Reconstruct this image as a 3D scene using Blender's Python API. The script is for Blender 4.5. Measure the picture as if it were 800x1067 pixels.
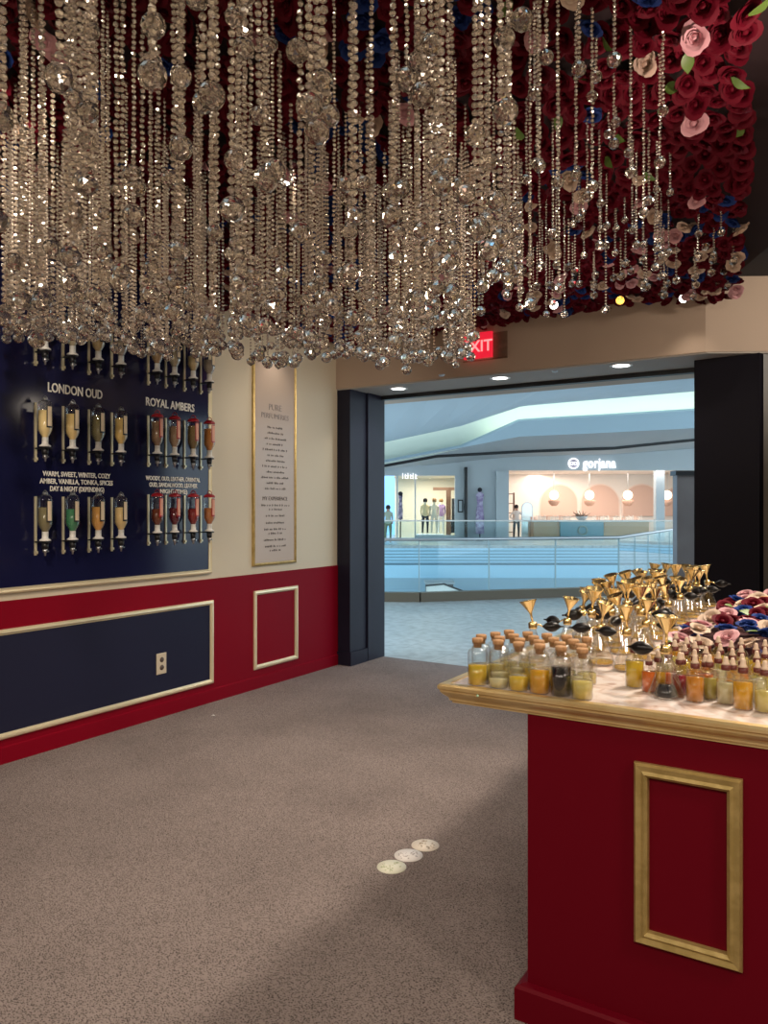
import bpy, math, random
from mathutils import Matrix, Vector, Euler
random.seed(7)
PI = math.pi
D = bpy.data
C = bpy.context.scene.collection
for o in list(D.objects): D.objects.remove(o)

# ------------------------------------------------------------------ camera
EYE = 1.5
YAW = math.atan(499/801)
SN, CS = math.sin(YAW), math.cos(YAW)
cd = D.cameras.new('camera'); cam = D.objects.new('camera', cd); C.objects.link(cam)
cam.location = (0, 0, EYE); cam.rotation_euler = (PI/2, 0, YAW)
cd.sensor_fit = 'HORIZONTAL'; cd.sensor_width = 36; cd.lens = 36*801/800; cd.shift_y = -3.5/800
sc0 = bpy.context.scene; sc0.cycles.transparent_max_bounces = 40
cd.clip_start = 0.05; cd.clip_end = 300
bpy.context.scene.camera = cam

# ------------------------------------------------------------------ world and light
sc = bpy.context.scene
sc.view_settings.view_transform = 'Standard'; sc.view_settings.look = 'None'
sc.view_settings.exposure = 0.0; sc.view_settings.gamma = 1; sc.view_settings.use_curve_mapping = False
w = D.worlds.new('daylight'); sc.world = w; w.use_nodes = True
bg = w.node_tree.nodes['Background']; bg.inputs[0].default_value = (0.72, 0.90, 1.0, 1); bg.inputs[1].default_value = 2.3

def mall(r, f, z=0.0):                       # atrium axes (turned against the shop's) to world
    return (r*CS - f*SN, r*SN + f*CS, z)
def lamp(kind, name, loc, energy, color, target=None, size=.1, angle=60, blend=.6, sizey=None):
    l = D.lights.new(name, kind); l.energy = energy; l.color = color
    if kind == 'AREA':
        l.size = size
        if sizey: l.shape = 'RECTANGLE'; l.size_y = sizey
    else: l.shadow_soft_size = size
    if kind == 'SPOT': l.spot_size = math.radians(angle); l.spot_blend = blend
    o = D.objects.new(name, l); C.objects.link(o); o.location = loc
    if target is not None:
        o.rotation_euler = (Vector(target)-Vector(loc)).to_track_quat('-Z', 'Y').to_euler()
    return o
WARM = (1.0, 0.86, 0.70)
# added soft fill lamps for the unseen shop behind and beside the camera
for i, (x, y) in enumerate([(-2.6, -.6), (-.9, -1.2), (.9, -.8), (1.6, 1.2)]):
    lamp('AREA', 'room_fill_lamp', (x, y, 2.98), 34, WARM, (x-.5, y+.9, 0), .35)
# spots above the counter and along the walls
lamp('SPOT', 'counter_spot', (0.0, 3.3, 3.0), 150, WARM, (-.5, 2.6, .95), .14, 95)
lamp('SPOT', 'counter_spot', (0.1, 4.3, 3.0), 190, WARM, (-.6, 3.2, .95), .14, 100)
lamp('SPOT', 'wall_spot', (-2.2, 1.0, 2.95), 150, WARM, (-4.3, 3.6, 1.5), .05, 75, .9)
lamp('SPOT', 'wall_spot', (-2.2, 4.6, 2.55), 60, WARM, (-4.3, 5.3, 1.6), .05, 100, .9)
lamp('SPOT', 'floor_spot', (-2.9, 3.6, 2.1), 70, WARM, (-2.9, 3.7, 0), .2, 140, .9)
lamp('SPOT', 'counter_front_spot', (.1, -.4, 2.9), 35, WARM, (-.3, 2.1, .7), .05, 70, .8)
lamp('SPOT', 'rose_spot', (.0, 2.4, 2.35), 40, (1, .75, .65), (-.42, 2.75, 3.1), .03, 60, .9)
lamp('POINT', 'rose_fill_lamp', (-1.6, 4.6, 2.5), 3.5, WARM, None, .1)
lamp('SPOT', 'bulkhead_fill_spot', (1.3, 5.0, 2.95), 120, WARM, (-.35, 6.35, 2.85), .05, 60, .8)  # added lamp that brightens the turned run of the bulkhead
lamp('POINT', 'rose_fill_lamp', (-.9, 3.2, 2.4), 5, WARM, None, .1)

# ------------------------------------------------------------------ materials
def mat(name, col, rough=.5, metal=0, emit=None, es=0, spec=.5, noise=None, bump=None, trans=0, coat=0):
    m = D.materials.new(name); m.use_nodes = True; nt = m.node_tree; b = nt.nodes['Principled BSDF']
    b.inputs['Base Color'].default_value = (*col, 1); b.inputs['Roughness'].default_value = rough
    b.inputs['Metallic'].default_value = metal; b.inputs['Specular IOR Level'].default_value = spec
    b.inputs['Transmission Weight'].default_value = trans; b.inputs['Coat Weight'].default_value = coat
    if emit: b.inputs['Emission Color'].default_value = (*emit, 1); b.inputs['Emission Strength'].default_value = es
    if noise or bump:
        tc = nt.nodes.new('ShaderNodeTexCoord')
    if noise:                                # (scale, second colour, detail)
        n = nt.nodes.new('ShaderNodeTexNoise'); n.inputs['Scale'].default_value = noise[0]
        n.inputs['Detail'].default_value = noise[2] if len(noise) > 2 else 3
        nt.links.new(tc.outputs['Object'], n.inputs['Vector'])
        r = nt.nodes.new('ShaderNodeValToRGB'); r.color_ramp.elements[0].position = .38; r.color_ramp.elements[1].position = .62
        r.color_ramp.elements[0].color = (*col, 1); r.color_ramp.elements[1].color = (*noise[1], 1)
        nt.links.new(n.outputs[0], r.inputs[0]); nt.links.new(r.outputs[0], b.inputs['Base Color'])
    if bump:
        n2 = nt.nodes.new('ShaderNodeTexNoise'); n2.inputs['Scale'].default_value = bump[0]
        nt.links.new(tc.outputs['Object'], n2.inputs['Vector'])
        bp = nt.nodes.new('ShaderNodeBump'); bp.inputs['Strength'].default_value = bump[1]; bp.inputs['Distance'].default_value = .01
        nt.links.new(n2.outputs[0], bp.inputs['Height']); nt.links.new(bp.outputs[0], b.inputs['Normal'])
    return m
def thin_glass(name, tint, fac=.12, rough=.02):
    m = D.materials.new(name); m.use_nodes = True; nt = m.node_tree; nt.nodes.clear()
    out = nt.nodes.new('ShaderNodeOutputMaterial'); mx = nt.nodes.new('ShaderNodeMixShader')
    t = nt.nodes.new('ShaderNodeBsdfTransparent'); g = nt.nodes.new('ShaderNodeBsdfGlossy')
    t.inputs[0].default_value = (*tint, 1); g.inputs['Roughness'].default_value = rough
    lw = nt.nodes.new('ShaderNodeLayerWeight'); lw.inputs[0].default_value = .25
    ma = nt.nodes.new('ShaderNodeMath'); ma.operation = 'MULTIPLY_ADD'; ma.inputs[1].default_value = .6; ma.inputs[2].default_value = fac
    ma.use_clamp = True
    nt.links.new(lw.outputs['Facing'], ma.inputs[0]); nt.links.new(ma.outputs[0], mx.inputs[0])
    nt.links.new(t.outputs[0], mx.inputs[1]); nt.links.new(g.outputs[0], mx.inputs[2]); nt.links.new(mx.outputs[0], out.inputs[0])
    return m
def crystal(name, dif, wd, wg, rough):
    m = D.materials.new(name); m.use_nodes = True; nt = m.node_tree; nt.nodes.clear()
    out = nt.nodes.new('ShaderNodeOutputMaterial')
    gl = nt.nodes.new('ShaderNodeBsdfGlass'); gl.inputs['Color'].default_value = (1, .98, .95, 1); gl.inputs['Roughness'].default_value = 0; gl.inputs['IOR'].default_value = 1.55
    gs = nt.nodes.new('ShaderNodeBsdfGlossy'); gs.inputs['Roughness'].default_value = rough; gs.inputs[0].default_value = (1, .95, .88, 1)
    df = nt.nodes.new('ShaderNodeBsdfDiffuse'); df.inputs[0].default_value = (*dif, 1)
    tr = nt.nodes.new('ShaderNodeBsdfTranslucent'); tr.inputs[0].default_value = (*dif, 1)
    m0 = nt.nodes.new('ShaderNodeMixShader'); m0.inputs[0].default_value = .5
    m1 = nt.nodes.new('ShaderNodeMixShader'); m1.inputs[0].default_value = wg
    m2 = nt.nodes.new('ShaderNodeMixShader'); m2.inputs[0].default_value = wd
    nt.links.new(df.outputs[0], m0.inputs[1]); nt.links.new(tr.outputs[0], m0.inputs[2])
    nt.links.new(gl.outputs[0], m1.inputs[1]); nt.links.new(gs.outputs[0], m1.inputs[2])
    nt.links.new(m1.outputs[0], m2.inputs[1]); nt.links.new(m0.outputs[0], m2.inputs[2])
    nt.links.new(m2.outputs[0], out.inputs[0])
    return m

M = {}
cache = {}
def cached(key, fn):
    if key not in cache: cache[key] = fn()
    return cache[key]
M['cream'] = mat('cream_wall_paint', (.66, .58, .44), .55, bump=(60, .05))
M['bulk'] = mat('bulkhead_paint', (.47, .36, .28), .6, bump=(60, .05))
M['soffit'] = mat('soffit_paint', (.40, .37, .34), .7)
M['red'] = mat('crimson_wall_paint', (.215, .0015, .012), .5, spec=.09, bump=(40, .04))
M['redbase'] = mat('crimson_counter_paint', (.125, .0008, .008), .5, spec=.1, bump=(40, .03))
M['navy'] = mat('navy_panel_paint', (.013, .014, .038), .55, spec=.2)
M['navygloss'] = mat('navy_glossy_board', (.010, .011, .046), .12, spec=.4)
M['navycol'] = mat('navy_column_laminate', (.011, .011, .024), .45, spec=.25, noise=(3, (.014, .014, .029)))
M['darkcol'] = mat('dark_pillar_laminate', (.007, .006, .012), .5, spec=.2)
M['gold'] = mat('gold_leaf_trim', (.78, .56, .25), .33, .75, noise=(9, (.88, .68, .36)))
M['goldpale'] = mat('champagne_gold_trim', (.86, .76, .52), .35, .45)
M['goldold'] = mat('antique_gold_paint', (.56, .42, .17), .38, .55, noise=(30, (.45, .33, .12)))
M['brass'] = mat('polished_brass', (.93, .72, .34), .2, 1)
M['black'] = mat('black_metal', (.01, .01, .012), .4)
M['blackrub'] = mat('black_mesh_rubber', (.005, .004, .005), .3, spec=.35)
M['steel'] = mat('brushed_steel', (.55, .56, .58), .3, 1)
M['white'] = mat('white_plastic', (.82, .80, .76), .4)
M['darkceil'] = mat('dark_ceiling_paint', (.020, .021, .029), .8, noise=(200, (.04, .04, .05)))
M['ink'] = mat('dark_ink', (.10, .07, .06), .6)
M['letter'] = mat('white_lettering', (.92, .88, .80), .45)
M['cork'] = mat('cork', (.52, .30, .15), .8, noise=(120, (.42, .22, .10)))
M['glass'] = thin_glass('clear_bottle_glass', (.985, .99, .985), .05)
M['flask'] = thin_glass('clear_flask_glass', (.985, .99, .985), .13)
M['railglass'] = thin_glass('railing_glass', (.90, .97, .98), .02)
M['bead'] = crystal('crystal_bead_glass', (.85, .72, .58), .16, .62, .16)
M['ball'] = crystal('crystal_ball_glass', (.85, .80, .72), .02, .13, .04)
M['leaf'] = mat('green_leaf', (.10, .18, .03), .45)
ROSEC = {'red': (.10, .001, .009), 'blue': (.012, .035, .17), 'cream': (.60, .46, .36), 'pink': (.62, .34, .37)}
for k, v in ROSEC.items(): M['rose_'+k] = mat(k+'_silk_petal', v, .65, spec=.15)
M['board'] = mat('dark_backing_board', (.018, .006, .008), .9)
M['lamp'] = mat('lit_lamp_lens', (1, 1, 1), .5, emit=(1, .93, .82), es=14)
M['downlens'] = mat('lit_downlight_lens', (1, 1, 1), .5, emit=(1, .97, .92), es=9)
def liquid(name, col): return mat(name, col, .15, coat=.5)

# carpet
def carpet():
    m = D.materials.new('woven_carpet'); m.use_nodes = True; nt = m.node_tree; b = nt.nodes['Principled BSDF']
    N = nt.nodes.new; L = nt.links.new
    tc = N('ShaderNodeTexCoord'); mp = N('ShaderNodeMapping'); mp.inputs['Rotation'].default_value = (0, 0, .9); mp.inputs['Scale'].default_value = (1, 1.8, 1)
    L(tc.outputs['Object'], mp.inputs[0])
    v = N('ShaderNodeTexVoronoi'); v.inputs['Scale'].default_value = 130; L(mp.outputs[0], v.inputs['Vector'])
    n = N('ShaderNodeTexNoise'); n.inputs['Scale'].default_value = 230; n.inputs['Detail'].default_value = 2; L(tc.outputs['Object'], n.inputs['Vector'])
    n2 = N('ShaderNodeTexNoise'); n2.inputs['Scale'].default_value = 1.7; n2.inputs['Detail'].default_value = 4; L(tc.outputs['Object'], n2.inputs['Vector'])
    ad = N('ShaderNodeMath'); ad.operation = 'ADD'; L(v.outputs['Distance'], ad.inputs[0]); L(n.outputs[0], ad.inputs[1])
    r = N('ShaderNodeValToRGB'); e = r.color_ramp.elements
    e[0].position = .5; e[0].color = (.016, .012, .012, 1); e[1].position = .98; e[1].color = (.31, .255, .24, 1)
    mm = e.new(.75); mm.color = (.080, .062, .058, 1)
    L(ad.outputs[0], r.inputs[0])
    r2 = N('ShaderNodeValToRGB'); r2.color_ramp.elements[0].position = .3; r2.color_ramp.elements[0].color = (.82, .82, .82, 1); r2.color_ramp.elements[1].position = .6; r2.color_ramp.elements[1].color = (1, 1, 1, 1)
    L(n2.outputs[0], r2.inputs[0])
    mx = N('ShaderNodeMixRGB'); mx.blend_type = 'MULTIPLY'; mx.inputs[0].default_value = 1; L(r.outputs[0], mx.inputs[1]); L(r2.outputs[0], mx.inputs[2])
    L(mx.outputs[0], b.inputs['Base Color']); b.inputs['Roughness'].default_value = .95; b.inputs['Specular IOR Level'].default_value = .1
    bp = N('ShaderNodeBump'); bp.inputs['Strength'].default_value = .6; bp.inputs['Distance'].default_value = .004; L(ad.outputs[0], bp.inputs['Height']); L(bp.outputs[0], b.inputs['Normal'])
    return m
M['carpet'] = carpet()
def tiles(name, a, bcol, mortar, sc_, wdt, hgt, rough):
    m = D.materials.new(name); m.use_nodes = True; nt = m.node_tree; b = nt.nodes['Principled BSDF']
    N = nt.nodes.new; L = nt.links.new
    tc = N('ShaderNodeTexCoord'); br = N('ShaderNodeTexBrick'); br.inputs['Scale'].default_value = sc_; br.inputs['Mortar Size'].default_value = .006
    br.inputs['Brick Width'].default_value = wdt; br.inputs['Row Height'].default_value = hgt
    br.inputs['Color1'].default_value = (*a, 1); br.inputs['Color2'].default_value = (*bcol, 1); br.inputs['Mortar'].default_value = (*mortar, 1)
    L(tc.outputs['Object'], br.inputs['Vector'])
    n = N('ShaderNodeTexNoise'); n.inputs['Scale'].default_value = 9; n.inputs['Detail'].default_value = 8; L(tc.outputs['Object'], n.inputs['Vector'])
    r = N('ShaderNodeValToRGB'); r.color_ramp.elements[0].position = .35; r.color_ramp.elements[0].color = (.72, .72, .72, 1); r.color_ramp.elements[1].position = .6
    L(n.outputs[0], r.inputs[0])
    mx = N('ShaderNodeMixRGB'); mx.blend_type = 'MULTIPLY'; mx.inputs[0].default_value = 1; L(br.outputs[0], mx.inputs[1]); L(r.outputs[0], mx.inputs[2])
    L(mx.outputs[0], b.inputs['Base Color']); b.inputs['Roughness'].default_value = rough
    return m
M['malltile'] = tiles('pale_stone_tile', (.50, .53, .54), (.44, .48, .49), (.30, .33, .34), 1, 1.2, .6, .35)
def marble():
    m = D.materials.new('pink_white_marble'); m.use_nodes = True; nt = m.node_tree; b = nt.nodes['Principled BSDF']
    N = nt.nodes.new; L = nt.links.new
    tc = N('ShaderNodeTexCoord'); n = N('ShaderNodeTexNoise'); n.inputs['Scale'].default_value = 14; n.inputs['Detail'].default_value = 9; n.inputs['Distortion'].default_value = 1.2
    L(tc.outputs['Object'], n.inputs['Vector']); r = N('ShaderNodeValToRGB'); e = r.color_ramp.elements
    e[0].position = .32; e[0].color = (.50, .36, .30, 1); e[1].position = .58; e[1].color = (.84, .76, .73, 1)
    mm = e.new(.45); mm.color = (.74, .60, .54, 1)
    L(n.outputs[0], r.inputs[0]); L(r.outputs[0], b.inputs['Base Color']); b.inputs['Roughness'].default_value = .22
    return m
M['marble'] = marble()

# ------------------------------------------------------------------ mesh helpers
class MB:
    def __init__(s): s.v = []; s.f = []; s.m = []; s.sm = []
    def add(s, vs, fs, mi=0, smooth=False, mtx=None):
        b = len(s.v)
        if mtx is not None: vs = [tuple(mtx @ Vector(p)) for p in vs]
        s.v += [tuple(p) for p in vs]; s.f += [tuple(i+b for i in f) for f in fs]; s.m += [mi]*len(fs); s.sm += [smooth]*len(fs)
        return s
    def box(s, a, b, mi=0, mtx=None):
        x0, y0, z0 = a; x1, y1, z1 = b
        return s.add([(x0,y0,z0),(x1,y0,z0),(x1,y1,z0),(x0,y1,z0),(x0,y0,z1),(x1,y0,z1),(x1,y1,z1),(x0,y1,z1)],
                     [(3,2,1,0),(4,5,6,7),(0,1,5,4),(1,2,6,5),(2,3,7,6),(3,0,4,7)], mi, False, mtx)
    def prism(s, poly, z0, z1, mi=0, mtx=None):
        n = len(poly)
        return s.add([(x,y,z0) for x,y in poly]+[(x,y,z1) for x,y in poly],
                     [tuple(range(n-1,-1,-1)), tuple(range(n,2*n))]+[(i,(i+1)%n,n+(i+1)%n,n+i) for i in range(n)], mi, False, mtx)
    def lathe(s, prof, n=16, mi=0, smooth=True, mtx=None, cap=True):
        vs = []; fs = []
        for r, z in prof:
            for k in range(n):
                a = 2*PI*k/n; vs.append((r*math.cos(a), r*math.sin(a), z))
        for i in range(len(prof)-1):
            for k in range(n):
                fs.append((i*n+k, i*n+(k+1)%n, (i+1)*n+(k+1)%n, (i+1)*n+k))
        if cap:
            if prof[0][0] > 1e-6: fs.append(tuple(range(n-1,-1,-1)))
            if prof[-1][0] > 1e-6: fs.append(tuple((len(prof)-1)*n+k for k in range(n)))
        return s.add(vs, fs, mi, smooth, mtx)
    def ball(s, c, r, n=12, m=8, mi=0, smooth=True, sq=(1,1,1)):
        prof = [(max(1e-5, math.sin(PI*i/m))*r, -math.cos(PI*i/m)*r) for i in range(m+1)]
        return s.lathe(prof, n, mi, smooth, Matrix.Translation(c) @ Matrix.Diagonal((*sq, 1)), cap=False)
    def tube(s, pts, r, n=8, mi=0, smooth=True):
        vs = []; fs = []; P = [Vector(p) for p in pts]; rr = r if isinstance(r, (list, tuple)) else [r]*len(P)
        for i, p in enumerate(P):
            d = (P[min(i+1, len(P)-1)]-P[max(i-1, 0)]).normalized(); q = d.to_track_quat('Z', 'Y')
            for k in range(n):
                a = 2*PI*k/n; vs.append(tuple(p + q @ Vector((rr[i]*math.cos(a), rr[i]*math.sin(a), 0))))
        for i in range(len(P)-1):
            for k in range(n): fs.append((i*n+k, i*n+(k+1)%n, (i+1)*n+(k+1)%n, (i+1)*n+k))
        fs.append(tuple(range(n-1,-1,-1))); fs.append(tuple((len(P)-1)*n+k for k in range(n)))
        return s.add(vs, fs, mi, smooth)
    def loops(s, loops, mi=0, closed_prof=False):   # mitred mouldings: successive rectangular loops
        n = len(loops[0]); vs = [p for l in loops for p in l]; fs = []
        for i in range(len(loops)-1 + (1 if closed_prof else 0)):
            j = (i+1) % len(loops)
            for k in range(n): fs.append((i*n+k, i*n+(k+1)%n, j*n+(k+1)%n, j*n+k))
        return s.add(vs, fs, mi)
    def mesh(s, name, mats):
        me = D.meshes.new(name); me.from_pydata(s.v, [], s.f)
        for m in (mats if isinstance(mats, (list, tuple)) else [mats]): me.materials.append(m)
        me.polygons.foreach_set('material_index', s.m); me.polygons.foreach_set('use_smooth', s.sm); me.update()
        return me
    def build(s, name, mats, parent=None, loc=(0,0,0), rotz=0, kind=None):
        return place(name, s.mesh(name, mats), parent, loc, rotz, kind)
def place(name, me, parent=None, loc=(0,0,0), rotz=0, kind=None):
    o = D.objects.new(name, me); C.objects.link(o); o.location = loc; o.rotation_euler = (0, 0, rotz) if not isinstance(rotz, (tuple, Euler)) else rotz
    if parent: o.parent = parent
    if kind: o['kind'] = kind
    return o
def tag(o, label, cat, group=None, kind=None):
    o['label'] = label; o['category'] = cat
    if group: o['group'] = group
    if kind: o['kind'] = kind
    return o
def thing(name, label, cat, loc=(0,0,0), rotz=0, group=None):
    o = D.objects.new(name, None); o.empty_display_size = .05; C.objects.link(o); o.location = loc
    o.rotation_euler = (0, 0, rotz) if not isinstance(rotz, (tuple, Euler)) else rotz
    return tag(o, label, cat, group)
def copy_tree(o, parent=None):
    c = o.copy(); C.objects.link(c)
    if parent: c.parent = parent
    for ch in list(o.children): copy_tree(ch, c)
    return c
def text(name, body, size, m, loc, rot, parent=None, depth=.002, align='CENTER', bold=0, space=1, fit=None):
    cu = D.curves.new(name, 'FONT'); cu.body = body; cu.size = size; cu.align_x = align; cu.align_y = 'CENTER'; cu.extrude = depth; cu.offset = bold; cu.space_character = space; cu.resolution_u = 3
    t = D.objects.new(name, cu); C.objects.link(t)
    bpy.context.view_layer.update()
    me = D.meshes.new_from_object(t.evaluated_get(bpy.context.evaluated_depsgraph_get()))
    D.objects.remove(t); me.materials.clear(); me.materials.append(m)
    if fit:
        xs_ = [v.co.x for v in me.vertices]; k = fit/(max(xs_)-min(xs_))
        for v in me.vertices: v.co.x *= k
    o = D.objects.new(name, me); C.objects.link(o); o.location = loc; o.rotation_euler = rot
    if parent: o.parent = parent
    return o
def at_z(px, py, z):                          # where the sight line through a photo point meets height z
    u = (px-400)/801; v = (530-py)/801; t = (z-EYE)/v
    return (t*(-SN+u*CS), t*(CS+u*SN))
def rectY(x0, x1, z0, z1, y):                 # loop on a plane facing -Y
    return [(x0,y,z0),(x1,y,z0),(x1,y,z1),(x0,y,z1)]
def rectX(y0, y1, z0, z1, x): return [(x,y0,z0),(x,y1,z0),(x,y1,z1),(x,y0,z1)]
def frameX(y0, y1, z0, z1, x, prof):          # prof = (inset, stand-off)
    return MB().loops([rectX(y0+a, y1-a, z0+a, z1-a, x+h) for a, h in prof])
def frameY(x0, x1, z0, z1, y, prof):
    return MB().loops([rectY(x0+a, x1-a, z0+a, z1-a, y-h) for a, h in prof])

# ------------------------------------------------------------------ the room
WX = -4.3
def S(mb, name, mats, **k): return mb.build(name, mats, kind='structure', **k)
S(MB().box((-4.5,-3.2,-.12),(2.7,6.62,0)), 'floor', M['carpet'])
S(MB().box((-4.5,-3.2,0),(WX,6.05,3.2)), 'wall_left', M['cream'])
S(MB().box((2.5,-3.2,0),(2.7,7.2,3.2)), 'wall_right', M['cream'])
S(MB().box((-4.3,-3.2,0),(2.5,-3.0,3.2)), 'wall_back', M['cream'])
S(MB().box((-4.5,-3.2,3.2),(2.7,7.2,3.35)), 'ceiling', M['darkceil'])
# crimson wainscot, its top ledge line and the baseboard
S(MB().box((WX,-3.0,0),(WX+.008,6.05,.955)), 'trim_1', M['red'])
S(MB().box((WX+.008,-3.0,0),(WX+.02,6.05,.095)).add(
    [(WX+.02,-3.0,.095),(WX+.02,6.05,.095),(WX+.009,6.05,.102),(WX+.009,-3.0,.102)],[(0,1,2,3)]), 'baseboard_left', M['red'])
FP = [(0,0),(0,.012),(.008,.020),(.02,.022),(.028,.012),(.034,.010),(.036,0)]
S(frameX(-1.5, 4.37, .145, .79, WX+.008, FP), 'trim_2', M['goldpale'])
S(MB().box((WX+.008,-1.47,.175),(WX+.012,4.34,.76)), 'trim_3', M['navy'])
S(frameX(4.84, 5.42, .16, .815, WX+.008, FP), 'trim_4', M['goldpale'])

# bulkhead over the entrance: straight run then a turn at the corner
BZ = 2.65
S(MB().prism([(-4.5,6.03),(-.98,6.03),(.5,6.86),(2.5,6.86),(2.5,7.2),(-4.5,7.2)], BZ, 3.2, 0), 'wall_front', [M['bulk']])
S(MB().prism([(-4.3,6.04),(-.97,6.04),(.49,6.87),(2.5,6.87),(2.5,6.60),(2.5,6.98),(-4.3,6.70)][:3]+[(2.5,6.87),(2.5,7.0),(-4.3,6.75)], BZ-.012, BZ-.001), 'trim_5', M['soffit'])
S(MB().box((-4.14,6.58,BZ-.05),(-1.1,6.66,BZ-.012)), 'trim_6', M['black'])
# left column
S(MB().box((-4.32,6.05,0),(-4.15,6.33,BZ)).box((-4.33,6.335,0),(-4.13,6.64,BZ)).box((-4.32,6.035,0),(-4.13,6.325,.13)), 'trim_7', M['navycol'])
# right pillar, a shade darker, and the metal door jamb beyond it
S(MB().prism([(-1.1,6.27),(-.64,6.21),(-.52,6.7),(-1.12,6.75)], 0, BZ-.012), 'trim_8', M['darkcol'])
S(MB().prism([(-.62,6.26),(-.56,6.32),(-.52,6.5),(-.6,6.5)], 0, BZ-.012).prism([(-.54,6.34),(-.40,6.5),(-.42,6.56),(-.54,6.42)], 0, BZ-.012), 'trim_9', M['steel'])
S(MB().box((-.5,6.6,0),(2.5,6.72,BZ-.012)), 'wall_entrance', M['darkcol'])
for i, (px, py) in enumerate([(415,405),(521,394),(647,381)]):
    x, y = at_z(px, py, BZ-.012)
    t = thing('recessed_downlight', ['round recessed downlight over the doorway nearest the navy column', 'round recessed downlight in the soffit below the exit sign', 'round recessed downlight over the doorway nearest the dark pillar'][i], 'ceiling light', (x, y, BZ-.012), 0, 'recessed lights over the entrance')
    MB().lathe([(.062,-.001),(.075,-.004),(.085,-.004),(.09,0)], 28, cap=False).build('trim_ring', M['white'], t)
    MB().lathe([(.0001,-.002),(.064,-.002)], 28, cap=False).build('lens', M['downlens'], t)
    lamp('SPOT', 'downlight_beam', (x, y, BZ-.03), 14, (1,.95,.88), (x, y, 0), .05, 130)
for px, py in [(460,390.5),(578,386.5)]:
    x, y = at_z(px, py, BZ-.012)
    o = MB().lathe([(.0001,-.012),(.02,-.012),(.028,0)], 14, cap=False).build('sprinkler_cover', M['steel'], None, (x,y,BZ-.011))
    tag(o, 'small flat sprinkler cover in the soffit ' + ('left' if px < 500 else 'right') + ' of the middle downlight', 'sprinkler')

# exit sign, edge-lit
ex = thing('exit_sign', 'red illuminated exit sign on the bulkhead above the doorway', 'sign', (-2.79,6.02,2.885))
MB().box((-.13,-.035,-.10),(.13,-.005,.115)).build('sign_body', mat('exit_red', (.5,.01,.02), .4, emit=(1,.02,.05), es=.75), ex)
text('lettering', 'EXIT', .135, mat('exit_letter', (.9,.3,.3), .4, emit=(1,.28,.28), es=1.3), (0,-.037,-.005), (PI/2,0,0), ex, .001, bold=.002)
MB().box((.14,-.03,-.12),(.27,-.024,.10)).box((-.14,-.03,-.125),(.27,-.02,-.115)).build('clear_panel', thin_glass('exit_acrylic', (.8,.78,.75), .05), ex)

# ---- perfume board
bd = thing('perfume_board', 'glossy navy perfume board with gold frame on the cream wall', 'display board', (WX, 0, 0))
MB().box((0,.4,1.03),(.022,4.315,3.12)).build('panel', M['navygloss'], bd)
MB().loops([rectX(.4-.0+a, 4.345-a, 1.0+a, 3.15-a, h) for a, h in [(0,0),(0,.026),(.01,.034),(.02,.028),(.03,.03),(.034,.022)]]).build('frame', M['goldpale'], bd)
RW = (PI/2, 0, PI/2)
for body, y, z, s, wd in [('LONDON OUD', 3.135, 2.25, .082, .40), ('ROYAL AMBERS', 3.93, 2.252, .082, .46)]:
    text('heading', body, s, M['letter'], (.024, y, z), RW, bd, .002, bold=.0012, fit=wd)
for lines, y in [(['WARM, SWEET, WINTER, COZY','AMBER, VANILLA, TONKA, SPICES','DAY & NIGHT (DEPENDING)'], 3.15), (['WOODY, OUD, LEATHER, ORIENTAL','OUD, SANDALWOOD, LEATHER','NIGHT(TIME)'], 3.96)]:
    for i, b in enumerate(lines):
        text('caption', b, .043, M['letter'], (.024, y, 1.715-.046*i), RW, bd, .0015, bold=.001, fit=[.50,.54,.40][i] if y < 3.5 else [.52,.46,.26][i])

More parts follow.
